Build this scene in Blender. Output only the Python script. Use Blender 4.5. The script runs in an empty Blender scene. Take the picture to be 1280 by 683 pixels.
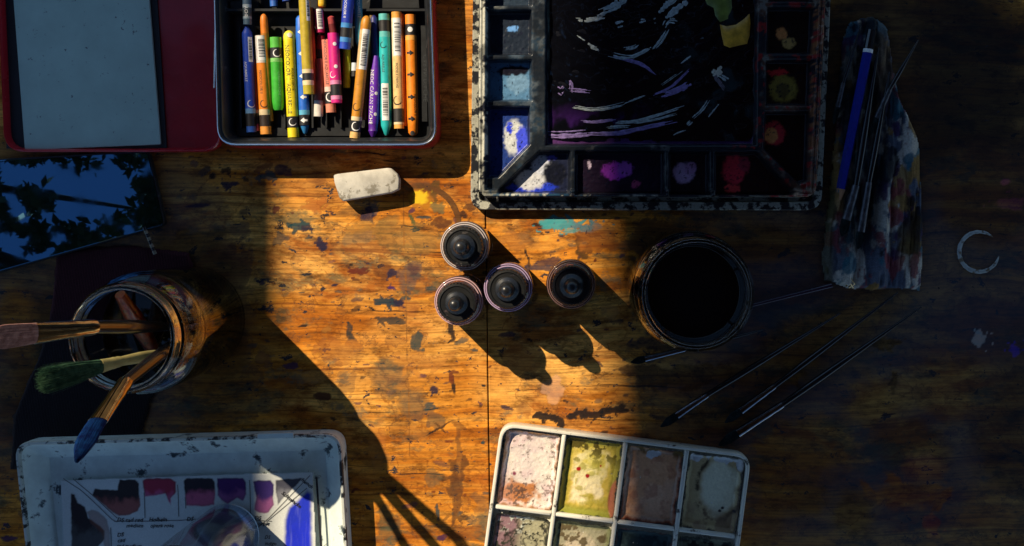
import bpy, math, random
import numpy as np
from mathutils import Vector, Matrix
random.seed(7); RNG = np.random.default_rng(11)
SC = bpy.context.scene; COL = SC.collection

# ------------------------------------------------------------------ camera, world, sun
S = 0.0006                       # metres on the table top for one pixel of the 1280x683 photograph
H = 0.80                         # camera height above the table top
NX, NY = 690.0, 275.0            # pixel straight below the camera
EL, AZ = math.radians(40), math.radians(135)      # sun height, direction to the sun in the xy plane
cam = bpy.data.cameras.new('camera'); camo = bpy.data.objects.new('camera', cam); COL.objects.link(camo)
camo.location = ((NX-640)*S, (341.5-NY)*S, H)
cam.sensor_width = 36; cam.lens = 36*H/(1280*S)
cam.shift_x = (640-NX)/1280; cam.shift_y = -(341.5-NY)/1280
cam.clip_start = 0.01; cam.clip_end = 200
SC.camera = camo
W = bpy.data.worlds.new('World'); SC.world = W; W.use_nodes = True
wn = W.node_tree.nodes; wl = W.node_tree.links
sky = wn.new('ShaderNodeTexSky'); sky.sky_type = 'NISHITA'; sky.sun_disc = False
sky.sun_elevation = EL; sky.sun_rotation = math.radians(90)-AZ; sky.air_density = 1.0; sky.dust_density = 0.0; sky.ozone_density = 5.0
wl.new(sky.outputs[0], wn['Background'].inputs[0]); wn['Background'].inputs[1].default_value = 0.08
sl = bpy.data.lights.new('sun', 'SUN'); sl.energy = 5.0; sl.angle = math.radians(0.53); sl.color = (1, 0.83, 0.60)
so = bpy.data.objects.new('sun', sl); COL.objects.link(so)
TOSUN = Vector((math.cos(EL)*math.cos(AZ), math.cos(EL)*math.sin(AZ), math.sin(EL)))
so.rotation_euler = TOSUN.to_track_quat('Z', 'Y').to_euler(); so.location = TOSUN*6
SC.view_settings.view_transform = 'Standard'; SC.view_settings.look = 'None'
SC.view_settings.exposure = 0.45; SC.view_settings.gamma = 1.0
SC.render.engine = 'CYCLES'
cy = SC.cycles; cy.max_bounces = 10; cy.transmission_bounces = 10; cy.transparent_max_bounces = 10
cy.sample_clamp_indirect = 4.0; cy.blur_glossy = 0.5; cy.use_denoising = True; cy.caustics_refractive = False; cy.caustics_reflective = False

# ------------------------------------------------------------------ helpers
def at(px, py, z=0.0):
    """point at height z that shows at a photograph pixel"""
    k = (H-z)/H
    return Vector((((NX-640)+(px-NX)*k)*S, ((341.5-NY)-(py-NY)*k)*S, z))

def tag(o, label=None, cat=None, group=None, kind=None):
    if label: o['label'] = label
    if cat: o['category'] = cat
    if group: o['group'] = group
    if kind: o['kind'] = kind
    return o
def empty(name, loc, label, cat, group=None):
    o = bpy.data.objects.new(name, None); COL.objects.link(o); o.location = loc; o.empty_display_size = 0.01
    bpy.context.view_layer.update()
    return tag(o, label, cat, group)
def link(name, me, mat=None, parent=None, smooth=True):
    o = bpy.data.objects.new(name, me); COL.objects.link(o)
    if mat is not None and not me.materials: me.materials.append(mat)
    if smooth and len(me.polygons): me.polygons.foreach_set('use_smooth', [True]*len(me.polygons))
    if parent is not None:
        o.parent = parent; o.matrix_parent_inverse = Matrix.Translation(-world_loc(parent))
    return o
def world_loc(o):
    v = Vector(o.location)
    return v
def mesh(name, V, F, mat=None, parent=None, smooth=True, sharp=None):
    me = bpy.data.meshes.new(name); me.from_pydata([tuple(v) for v in V], [], [tuple(f) for f in F]); me.update()
    o = link(name, me, mat, parent, smooth)
    if smooth and sharp is not None:
        me.set_sharp_from_angle(angle=math.radians(sharp))
    return o

# --- numpy noise
def vnoise(x, y, seed=0):
    xi = np.floor(x).astype(np.int64); yi = np.floor(y).astype(np.int64); xf = x-xi; yf = y-yi
    def h(a, b):
        n = (a*374761393 + b*668265263 + seed*2246822519) & 0xffffffff
        n = ((n ^ (n >> 13))*1274126177) & 0xffffffff
        return ((n ^ (n >> 16)) & 0xffff)/65535.0
    u = xf*xf*(3-2*xf); v = yf*yf*(3-2*yf)
    return (h(xi, yi)*(1-u)+h(xi+1, yi)*u)*(1-v)+(h(xi, yi+1)*(1-u)+h(xi+1, yi+1)*u)*v
def fbm(x, y, seed=0, o=4):
    a = 0.5; r = 0; t = 0
    for i in range(o):
        r = r+a*vnoise(x*2**i, y*2**i, seed+i*17); t += a; a *= 0.55
    return r/t
def sstep(a, b, x):
    t = np.clip((x-a)/(b-a), 0, 1); return t*t*(3-2*t)
def over(col, rgb, a):
    a = np.clip(a, 0, 1)[..., None]; return col*(1-a)+np.array(rgb)*a
def poly_sdf(X, Y, P):
    """signed distance to polygon, positive inside"""
    d = np.full(X.shape, 1e9); s = np.zeros(X.shape, bool); n = len(P)
    for i in range(n):
        ax, ay = P[i]; bx, by = P[(i+1) % n]
        ex, ey = bx-ax, by-ay; wx, wy = X-ax, Y-ay
        t = np.clip((wx*ex+wy*ey)/(ex*ex+ey*ey+1e-12), 0, 1)
        d = np.minimum(d, (wx-ex*t)**2+(wy-ey*t)**2)
        c = ((ay <= Y) & (by > Y)) | ((by <= Y) & (ay > Y))
        s ^= c & (X < ax+ex*(Y-ay)/(ey if abs(ey) > 1e-9 else 1e-9))
    d = np.sqrt(d); return np.where(s, d, -d)

def height_grid(name, x0, y0, x1, y1, step, fn, zref, mat, parent=None, keep=None):
    """sheet over a pixel rectangle: fn(X, Y) -> (Z metres, colour RGB); optional keep mask by sdf>0"""
    nx = int((x1-x0)/step)+1; ny = int((y1-y0)/step)+1
    X, Y = np.meshgrid(np.linspace(x0, x1, nx), np.linspace(y0, y1, ny))
    Z, C = fn(X, Y)
    k = (H-zref)/H
    WX = ((NX-640)+(X-NX)*k)*S; WY = ((341.5-NY)-(Y-NY)*k)*S
    V = np.stack([WX, WY, Z], -1).reshape(-1, 3)
    I = np.arange(nx*ny).reshape(ny, nx)
    F = np.stack([I[1:, :-1], I[1:, 1:], I[:-1, 1:], I[:-1, :-1]], -1).reshape(-1, 4)
    C = C.reshape(-1, 3)
    if keep is not None:
        m = keep(X, Y) > 0
        fm = (m[1:, :-1] & m[1:, 1:] & m[:-1, 1:] & m[:-1, :-1]).reshape(-1)
        F = F[fm]; used = np.zeros(len(V), bool); used[F.reshape(-1)] = True
        re = np.cumsum(used)-1; V = V[used]; C = C[used]; F = re[F]
    me = bpy.data.meshes.new(name)
    me.vertices.add(len(V)); me.vertices.foreach_set('co', V.astype(np.float32).ravel())
    me.loops.add(len(F)*4); me.loops.foreach_set('vertex_index', F.astype(np.int32).ravel())
    me.polygons.add(len(F)); me.polygons.foreach_set('loop_start', np.arange(0, len(F)*4, 4, dtype=np.int32))
    me.update(calc_edges=True); me.validate()
    ca = me.color_attributes.new('Col', 'FLOAT_COLOR', 'POINT')
    ca.data.foreach_set('color', np.concatenate([C, np.ones((len(C), 1))], 1).astype(np.float32).ravel())
    return link(name, me, mat, parent)

def outline(Q, r, inset=0.0, n=6):
    """rounded polygon from pixel corners, moved inwards by inset pixels"""
    m = len(Q); Q = [Vector(q) for q in Q]
    area = sum(Q[i].x*Q[(i+1) % m].y-Q[(i+1) % m].x*Q[i].y for i in range(m)); sg = 1 if area > 0 else -1
    lines = []
    for i in range(m):
        a, b = Q[i], Q[(i+1) % m]; d = (b-a).normalized(); nrm = Vector((-d.y, d.x))*sg
        lines.append((a+nrm*inset, d))
    out = []; rr = max(r-inset, 0.8)
    for i in range(m):
        (p, d), (q, e) = lines[i-1], lines[i]
        c = d.x*e.y-d.y*e.x; t = ((q-p).x*e.y-(q-p).y*e.x)/c; v = p+d*t
        a, b = v-d*rr, v+e*rr
        for j in range(n+1):
            u = j/n; out.append((a*(1-u)+v*u)*(1-u)+(v*(1-u)+b*u)*u)
    return out
def loft(name, Q, r, prof, zref, mat, parent=None, cap0=True, cap1=True, sharp=35, n=6):
    """prof: list of (inset px, z); closed wall with end caps"""
    V = []; F = []; rings = []
    for ins, z in prof:
        o = outline(Q, r, ins, n); ring = []
        for p in o:
            w = at(p.x, p.y, zref); ring.append(len(V)); V.append((w.x, w.y, z))
        rings.append(ring)
    N = len(rings[0])
    for a, b in zip(rings, rings[1:]):
        for i in range(N):
            j = (i+1) % N; F.append((a[j], a[i], b[i], b[j]))
    if cap0: F.append(rings[0])
    if cap1: F.append(rings[-1][::-1])
    return mesh(name, V, F, mat, parent, True, sharp)
def lathe(name, prof, c, mat, parent=None, seg=48, axis=None, sharp=40, cap=True):
    """prof: (radius, height); around z at c, or along axis vector"""
    V = []; F = []; rings = []
    c = Vector(c)
    M = Matrix.Identity(3) if axis is None else Vector(axis).to_track_quat('Z', 'Y').to_matrix()
    for r, z in prof:
        rings.append([len(V)+i for i in range(seg)])
        for i in range(seg):
            a = 2*math.pi*i/seg; V.append(c+M @ Vector((r*math.cos(a), r*math.sin(a), z)))
    for a, b in zip(rings, rings[1:]):
        for i in range(seg):
            j = (i+1) % seg; F.append((a[i], a[j], b[j], b[i]))
    if cap:
        F.append(rings[0][::-1]); F.append(rings[-1])
    return mesh(name, V, F, mat, parent, True, sharp)
def tube(name, pts, radii, mat, parent=None, seg=12, flat=1.0, sharp=50, up=None):
    V = []; F = []; rings = []; pts = [Vector(p) for p in pts]; n = len(pts)
    for k, p in enumerate(pts):
        d = (pts[min(k+1, n-1)]-pts[max(k-1, 0)]).normalized()
        u = Vector((0, 0, 1)) if up is None else Vector(up)
        s = d.cross(u).normalized(); u2 = s.cross(d).normalized()
        rings.append([len(V)+i for i in range(seg)])
        for i in range(seg):
            a = 2*math.pi*i/seg; V.append(p+(s*math.cos(a)+u2*(math.sin(a)*flat))*radii[k])
    for a, b in zip(rings, rings[1:]):
        for i in range(seg):
            j = (i+1) % seg; F.append((a[i], a[j], b[j], b[i]))
    F.append(rings[0][::-1]); F.append(rings[-1])
    return mesh(name, V, F, mat, parent, True, sharp)
def box(name, lo, hi, mat, parent=None):
    (a, b, c), (d, e, f) = lo, hi
    V = [(a,b,c),(d,b,c),(d,e,c),(a,e,c),(a,b,f),(d,b,f),(d,e,f),(a,e,f)]
    return mesh(name, V, [(3,2,1,0),(4,5,6,7),(0,1,5,4),(1,2,6,5),(2,3,7,6),(3,0,4,7)], mat, parent, False)
_tc = {}
def text_geo(body, size=1.0, shear=0.0):
    key = (body, shear)
    if key not in _tc:
        cu = bpy.data.curves.new('txt', 'FONT'); cu.body = body; cu.size = 1; cu.shear = shear; cu.offset = .018 if shear else 0; cu.align_x = 'CENTER'; cu.align_y = 'CENTER'
        cu.resolution_u = 2
        o = bpy.data.objects.new('txt', cu); COL.objects.link(o)
        me = bpy.data.meshes.new_from_object(o.evaluated_get(bpy.context.evaluated_depsgraph_get()))
        v = [tuple(x.co) for x in me.vertices]; f = [tuple(p.vertices) for p in me.polygons]
        bpy.data.objects.remove(o); bpy.data.curves.remove(cu); bpy.data.meshes.remove(me); _tc[key] = (v, f)
    v, f = _tc[key]
    return [(x*size, y*size) for x, y, z in v], f

# ------------------------------------------------------------------ materials
def new_mat(name):
    m = bpy.data.materials.new(name); m.use_nodes = True
    nt = m.node_tree; return m, nt, nt.nodes['Principled BSDF']
def N(nt, t, **kw):
    n = nt.nodes.new(t)
    for k, v in kw.items(): setattr(n, k, v)
    return n
def noise(nt, vec, scale, detail=4, rough=0.55, dist=0.0):
    n = N(nt, 'ShaderNodeTexNoise'); n.inputs['Scale'].default_value = scale; n.inputs['Detail'].default_value = detail
    n.inputs['Roughness'].default_value = rough; n.inputs['Distortion'].default_value = dist
    nt.links.new(vec, n.inputs['Vector']); return n.outputs['Fac']
def mapping(nt, sc=(1,1,1), coord='Object'):
    tc = N(nt, 'ShaderNodeTexCoord'); mp = N(nt, 'ShaderNodeMapping'); mp.inputs['Scale'].default_value = sc
    nt.links.new(tc.outputs[coord], mp.inputs['Vector']); return mp.outputs[0]
def ramp(nt, fac, stops):
    r = N(nt, 'ShaderNodeValToRGB'); e = r.color_ramp.elements
    while len(e) < len(stops): e.new(0.5)
    for el, (p, c) in zip(e, stops):
        el.position = p; el.color = (*c, 1) if hasattr(c, '__len__') else (c, c, c, 1)
    nt.links.new(fac, r.inputs[0]); return r.outputs[0]
def mix(nt, fac, a, b, mode='MIX'):
    m = N(nt, 'ShaderNodeMix', data_type='RGBA', blend_type=mode)
    for sock, v in ((m.inputs[0], fac), (m.inputs[6], a), (m.inputs[7], b)):
        if isinstance(v, (int, float)): sock.default_value = v
        elif isinstance(v, tuple): sock.default_value = (*v, 1)
        else: nt.links.new(v, sock)
    return m.outputs[2]
def bump(nt, fac, bs, strength=0.3, dist=0.0005):
    b = N(nt, 'ShaderNodeBump'); b.inputs['Strength'].default_value = strength; b.inputs['Distance'].default_value = dist
    nt.links.new(fac, b.inputs['Height']); nt.links.new(b.outputs[0], bs.inputs['Normal'])
_mats = {}
def plain(name, col, rough=0.5, metal=0.0, var=0.25, vscale=300, bmp=0.1, spec=0.5, coat=0.0, dirt=None, dirt_scale=120, dirt_lo=0.55, ior=None):
    if name in _mats: return _mats[name]
    m, nt, b = new_mat(name)
    v = mapping(nt); n = noise(nt, v, vscale, 5, 0.6)
    dark = tuple(c*(1-var) for c in col); lite = tuple(min(1, c*(1+var*0.6)) for c in col)
    c = ramp(nt, n, [(0.3, dark), (0.7, lite)])
    if dirt is not None:
        d = noise(nt, v, dirt_scale, 6, 0.65)
        c = mix(nt, ramp(nt, d, [(dirt_lo, 0.0), (dirt_lo+0.06, 1.0)]), c, dirt)
    nt.links.new(c, b.inputs['Base Color'])
    b.inputs['Metallic'].default_value = metal; b.inputs['Specular IOR Level'].default_value = spec
    if ior: b.inputs['IOR'].default_value = ior
    b.inputs['Coat Weight'].default_value = coat; b.inputs['Coat Roughness'].default_value = 0.05
    r = N(nt, 'ShaderNodeMapRange'); r.inputs['To Min'].default_value = max(0.02, rough*0.8); r.inputs['To Max'].default_value = min(1, rough*1.2)
    nt.links.new(noise(nt, v, vscale*0.4, 4), r.inputs[0]); nt.links.new(r.outputs[0], b.inputs['Roughness'])
    if bmp: bump(nt, n, b, bmp, 0.0004)
    _mats[name] = m; return m
def attr_mat(name, rough=0.4, var=0.25, vscale=500, speck=None, speck_scale=250, speck_lo=0.62, bmp=0.15, coat=0.0, spec=0.22):
    m, nt, b = new_mat(name)
    a = N(nt, 'ShaderNodeVertexColor'); a.layer_name = 'Col'
    v = mapping(nt); n = noise(nt, v, vscale, 6, 0.65)
    g = ramp(nt, n, [(0.3, 1-var), (0.7, 1+0*var)])
    c = mix(nt, 1.0, a.outputs[0], g, 'MULTIPLY')
    if speck:
        d = noise(nt, v, speck_scale, 5, 0.7)
        c = mix(nt, ramp(nt, d, [(speck_lo, 0.0), (speck_lo+0.03, 1.0)]), c, speck)
    nt.links.new(c, b.inputs['Base Color']); b.inputs['Roughness'].default_value = rough
    b.inputs['Coat Weight'].default_value = coat; b.inputs['Coat Roughness'].default_value = 0.03
    b.inputs['Specular IOR Level'].default_value = spec
    if bmp: bump(nt, n, b, bmp, 0.0004)
    return m
def glass(name, col=(0.95, 0.97, 0.96), rough=0.0, ior=1.5, trans=1.0):
    m, nt, b = new_mat(name)
    v = mapping(nt); n = noise(nt, v, 60, 3)
    nt.links.new(ramp(nt, n, [(0.2, tuple(c*0.9 for c in col)), (0.8, col)]), b.inputs['Base Color'])
    b.inputs['Transmission Weight'].default_value = trans; b.inputs['Roughness'].default_value = rough; b.inputs['IOR'].default_value = ior
    bump(nt, n, b, 0.15, 0.0006)
    return m

# ------------------------------------------------------------------ the table top
def wood_mat():
    m, nt, b = new_mat('stained_plywood')
    L = nt.links
    base = mapping(nt)
    # slow warp so that the grain wanders
    w = N(nt, 'ShaderNodeTexNoise'); w.inputs['Scale'].default_value = 5; w.inputs['Detail'].default_value = 3; L.new(base, w.inputs['Vector'])
    vm = N(nt, 'ShaderNodeVectorMath', operation='MULTIPLY_ADD'); vm.inputs[1].default_value = (0.0, 0.03, 0.0)
    L.new(w.outputs['Color'], vm.inputs[0]); L.new(base, vm.inputs[2]); vec = vm.outputs[0]
    def stretch(sx, sy):
        mp = N(nt, 'ShaderNodeMapping'); mp.inputs['Scale'].default_value = (sx, sy, 1); L.new(vec, mp.inputs['Vector']); return mp.outputs[0]
    g1 = noise(nt, stretch(2.5, 70), 1.0, 6, 0.6, 0.25)
    g2 = noise(nt, stretch(9, 520), 1.0, 5, 0.7)
    g3 = noise(nt, stretch(6, 170), 1.0, 7, 0.7, 0.3)
    g4 = noise(nt, stretch(3, 260), 1.0, 6, 0.65, 0.2)
    big = noise(nt, stretch(5, 12), 1.0, 6, 0.6, 0.2)
    c = ramp(nt, g1, [(0.27, (0.26, 0.07, 0.005)), (0.42, (0.48, 0.145, 0.010)), (0.55, (0.68, 0.265, 0.028)), (0.72, (0.90, 0.48, 0.11))])
    c = mix(nt, ramp(nt, big, [(0.45, 0.0), (0.62, 0.8)]), c, (0.92, 0.49, 0.115))
    warm = noise(nt, stretch(8, 24), 1.0, 7, 0.68, 0.3)
    c = mix(nt, ramp(nt, warm, [(0.51, 0.0), (0.60, 0.85)]), c, (0.32, 0.078, 0.006))
    c = mix(nt, 0.8, c, ramp(nt, g2, [(0.34, 0.38), (0.56, 1.0)]), 'MULTIPLY')
    c = mix(nt, ramp(nt, g4, [(0.36, 0.65), (0.41, 0.0)]), c, (0.17, 0.045, 0.006))
    crack = ramp(nt, g3, [(0.335, 1.0), (0.36, 0.0)])
    c = mix(nt, crack, c, (0.03, 0.012, 0.006))
    # old washes: hazy grey green, tide lines where puddles dried, dirt
    wash = noise(nt, stretch(14, 30), 1.0, 8, 0.72, 0.2)
    c = mix(nt, ramp(nt, wash, [(0.54, 0.0), (0.61, 0.75)]), c, (0.085, 0.085, 0.045))
    tide = noise(nt, mapping(nt, (1.0, 1.5, 1)), 15, 5, 0.55, 0.2)
    c = mix(nt, ramp(nt, tide, [(0.525, 0.0), (0.535, 0.6), (0.545, 0.10), (0.70, 0.25)]), c, (0.20, 0.055, 0.008))
    tide2 = noise(nt, mapping(nt, (1.0, 1.3, 1)), 38, 6, 0.6, 0.2)
    c = mix(nt, ramp(nt, tide2, [(0.595, 0.0), (0.605, 0.7), (0.617, 0.2), (0.75, 0.5)]), c, (0.10, 0.045, 0.022))
    spl = noise(nt, mapping(nt, (1.0, 1.6, 1)), 62, 7, 0.7, 0.3)
    c = mix(nt, ramp(nt, spl, [(0.618, 0.0), (0.630, 0.95)]), c, (0.014, 0.022, 0.034))
    mot = noise(nt, mapping(nt, (0.6, 1.4, 1)), 90, 8, 0.75, 0.1)
    c = mix(nt, 1.0, c, ramp(nt, mot, [(0.36, (0.42, 0.38, 0.34)), (0.50, (1.0, 1.0, 1.0)), (0.64, (1.25, 1.28, 1.25))]), 'MULTIPLY')
    pit = noise(nt, stretch(40, 560), 1.0, 4, 0.6, 0.1)
    c = mix(nt, ramp(nt, pit, [(0.31, 0.95), (0.335, 0.0)]), c, (0.04, 0.015, 0.007))
    gry = noise(nt, mapping(nt, (1.0, 1.5, 1)), 21, 8, 0.74, 0.2)
    c = mix(nt, ramp(nt, gry, [(0.585, 0.0), (0.635, 0.6)]), c, (0.10, 0.105, 0.07))
    # stains and painted shade with a place of their own
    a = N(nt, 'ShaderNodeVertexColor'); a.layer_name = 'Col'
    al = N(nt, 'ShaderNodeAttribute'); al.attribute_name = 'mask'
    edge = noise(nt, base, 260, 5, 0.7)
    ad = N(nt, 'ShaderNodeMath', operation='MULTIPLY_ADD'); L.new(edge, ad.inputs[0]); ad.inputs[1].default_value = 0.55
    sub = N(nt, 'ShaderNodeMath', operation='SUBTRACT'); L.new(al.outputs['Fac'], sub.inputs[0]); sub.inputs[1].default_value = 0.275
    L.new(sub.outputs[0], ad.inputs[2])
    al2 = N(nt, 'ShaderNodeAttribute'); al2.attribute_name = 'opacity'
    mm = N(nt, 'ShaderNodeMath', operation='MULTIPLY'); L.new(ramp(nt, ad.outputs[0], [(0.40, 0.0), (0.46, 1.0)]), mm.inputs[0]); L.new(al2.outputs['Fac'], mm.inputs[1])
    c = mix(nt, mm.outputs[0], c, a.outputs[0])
    # tiny specks everywhere
    sp = noise(nt, base, 210, 3, 0.6)
    c = mix(nt, ramp(nt, sp, [(0.70, 0.0), (0.71, 0.92)]), c, (0.014, 0.014, 0.022))
    sp2 = noise(nt, mapping(nt, (1, 1.7, 1)), 130, 4, 0.6)
    c = mix(nt, ramp(nt, sp2, [(0.69, 0.0), (0.70, 0.85)]), c, (0.016, 0.026, 0.045))
    L.new(c, b.inputs['Base Color'])
    r = N(nt, 'ShaderNodeMapRange'); r.inputs['To Min'].default_value = 0.6; r.inputs['To Max'].default_value = 0.9; L.new(g2, r.inputs[0]); L.new(r.outputs[0], b.inputs['Roughness'])
    b.inputs['Specular IOR Level'].default_value = 0.15
    hsum = N(nt, 'ShaderNodeMath', operation='MULTIPLY_ADD'); L.new(crack, hsum.inputs[0]); hsum.inputs[1].default_value = -0.6; L.new(g2, hsum.inputs[2])
    bump(nt, hsum.outputs[0], b, 0.45, 0.0006)
    return m
WOOD = wood_mat()
NAVY, BLK, BRN, GRN, TEAL, DKR = (.008,.012,.04), (.008,.008,.010), (.09,.03,.012), (.07,.09,.04), (.01,.05,.06), (.10,.012,.01)
STAINS_AND_SHADE = [  # x, y, rx, ry, degrees, colour, opacity
 (1110,430,300,340,0,(.022,.038,.060),.80),(100,390,205,240,0,(.055,.065,.075),.68),  # broad washes paint the shade over both table ends
 (405,307,8,6,10,NAVY,.95),(399,301,3,5,40,NAVY,.9),(372,283,15,5,8,TEAL,.92),(385,286,6,4,0,NAVY,.9),(462,270,8,9,60,NAVY,.85),(469,261,4,7,-20,(.05,.06,.08),.6),
 (470,292,42,14,-4,GRN,.42),(515,303,38,16,0,(.13,.12,.05),.42),(450,300,16,10,0,(.04,.08,.07),.45),(449,338,13,4,-8,DKR,.85),(488,342,10,5,8,NAVY,.92),(512,345,13,18,15,(.06,.055,.06),.62),(516,336,6,7,0,(.06,.03,.04),.8),
 (490,360,5,2.5,0,(.03,.008,.12),.9),(485,378,15,5,6,(.01,.035,.05),.95),(497,380,6,5,0,NAVY,.95),(507,373,7,2.5,0,TEAL,.9),(478,335,9,12,20,BRN,.5),
 (545,240,7,11,25,(.06,.045,.015),.75),(548,261,9,6,-10,(.10,.11,.05),.75),(546,277,10,4,-15,BRN,.8),(556,281,9,5,-15,BRN,.88),(516,274,2.5,9,-30,(.03,.08,.03),.85),(530,272,10,2,0,TEAL,.8),
 (525,247,12,11,0,(.42,.16,.01),.9),(526,247,8,7,0,(.75,.50,.02),.95),
 (706,281,24,6,3,(.02,.26,.30),.92),(692,277,14,7,0,(.03,.33,.36),.9),(735,285,18,5,-5,(.015,.17,.24),.85),(715,290,14,3,0,(.02,.30,.33),.7),(730,305,10,13,25,(.05,.03,.012),.85),(745,300,20,14,0,(.16,.04,.015),.5),
 (676,332,24,5,-6,(.025,.03,.06),.85),(688,328,14,6,0,NAVY,.75),(658,316,1.5,14,-15,BLK,.95),(661,327,1.5,8,-5,BLK,.9),(580,268,5,4,0,BLK,.8),(590,258,8,5,0,BRN,.8),
 (675,520,9,5,0,BLK,.96),(688,522,12,4,10,BLK,.96),(700,528,5,8,-20,BLK,.95),(717,518,12,4,-15,BLK,.96),(738,519,14,5,5,BLK,.95),(757,515,13,5,-10,BLK,.95),(772,512,10,4,0,BLK,.9),(752,540,6,2,0,BLK,.85),
 (563,412,3.5,15,-8,BLK,.93),(565,480,2.6,13,-6,BLK,.92),(563,472,3,8,-8,DKR,.8),(568,610,7,34,4,(.07,.03,.015),.72),(568,585,11,12,0,(.06,.025,.012),.75),(570,560,3,40,0,(.08,.04,.02),.5),
 (521,431,7,14,-20,(.02,.05,.05),.85),(437,420,5,13,-25,(.02,.03,.03),.85),(490,401,18,4,12,(.02,.03,.03),.85),(487,470,26,30,15,(.06,.07,.055),.5),(515,505,18,22,0,(.05,.06,.05),.55),(540,487,5,4,0,NAVY,.9),(536,508,6,5,0,TEAL,.85),(540,525,10,10,0,(.05,.05,.04),.6),
 (480,655,12,22,-10,(.05,.07,.04),.55),(538,600,8,12,0,(.06,.07,.045),.5),(543,640,2.5,12,-5,TEAL,.85),(545,536,1.4,20,60,BLK,.9),(548,535,1.4,12,-50,BLK,.85),(600,640,10,20,0,(.07,.06,.04),.45),
 (690,487,12,14,0,(.62,.34,.20),.5),
 (290,232,11,4,-5,NAVY,.9),(285,214,6,4,0,BLK,.85),(248,257,16,2.5,-3,NAVY,.9),(268,220,4,3,0,BLK,.9),(310,225,5,3,0,BLK,.8),(300,290,14,8,0,(.03,.03,.035),.6),(255,298,30,10,-15,(.03,.03,.02),.6),
 (345,262,5,4,0,(.10,.015,.02),.8),(350,300,10,5,-20,TEAL,.6),(335,222,14,5,0,TEAL,.85),(430,480,8,16,30,(.04,.03,.03),.4),(420,440,30,14,10,(.28,.09,.02),.5),(455,310,25,6,0,(.25,.08,.02),.5),
 (395,255,18,6,-20,(.40,.11,.02),.6),(640,300,18,10,10,(.33,.12,.03),.5),(650,450,25,12,20,(.42,.15,.03),.5),(520,450,36,9,5,(.45,.17,.03),.5),(470,560,10,30,0,(.4,.14,.03),.4),
 # right end of the board: paint stains, and a top corner darkened throughout
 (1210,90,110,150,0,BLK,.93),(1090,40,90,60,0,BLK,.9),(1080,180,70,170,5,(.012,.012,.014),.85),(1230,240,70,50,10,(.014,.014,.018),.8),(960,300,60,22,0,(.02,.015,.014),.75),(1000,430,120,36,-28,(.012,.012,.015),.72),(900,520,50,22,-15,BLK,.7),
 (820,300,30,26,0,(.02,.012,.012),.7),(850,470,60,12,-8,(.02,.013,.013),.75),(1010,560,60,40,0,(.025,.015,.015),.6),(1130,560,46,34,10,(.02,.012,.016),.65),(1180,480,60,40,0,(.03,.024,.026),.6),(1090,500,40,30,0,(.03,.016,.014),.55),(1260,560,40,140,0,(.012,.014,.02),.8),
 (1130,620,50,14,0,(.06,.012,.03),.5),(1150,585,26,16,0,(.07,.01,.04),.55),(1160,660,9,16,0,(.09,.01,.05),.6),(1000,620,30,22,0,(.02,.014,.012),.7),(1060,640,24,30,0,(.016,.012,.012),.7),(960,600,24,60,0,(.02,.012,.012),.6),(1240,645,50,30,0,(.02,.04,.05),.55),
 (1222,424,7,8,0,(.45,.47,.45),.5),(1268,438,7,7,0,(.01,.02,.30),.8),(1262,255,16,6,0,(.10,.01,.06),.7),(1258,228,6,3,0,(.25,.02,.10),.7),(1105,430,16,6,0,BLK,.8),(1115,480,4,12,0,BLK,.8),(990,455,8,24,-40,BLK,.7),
 (60,470,70,120,0,(.01,.009,.008),.8),(250,330,60,40,10,(.012,.010,.010),.75),(280,470,40,60,0,(.02,.014,.010),.55),(20,400,26,40,0,(.05,.03,.02),.4),  # dark washes painted for the shade round the brush jar
]
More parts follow.
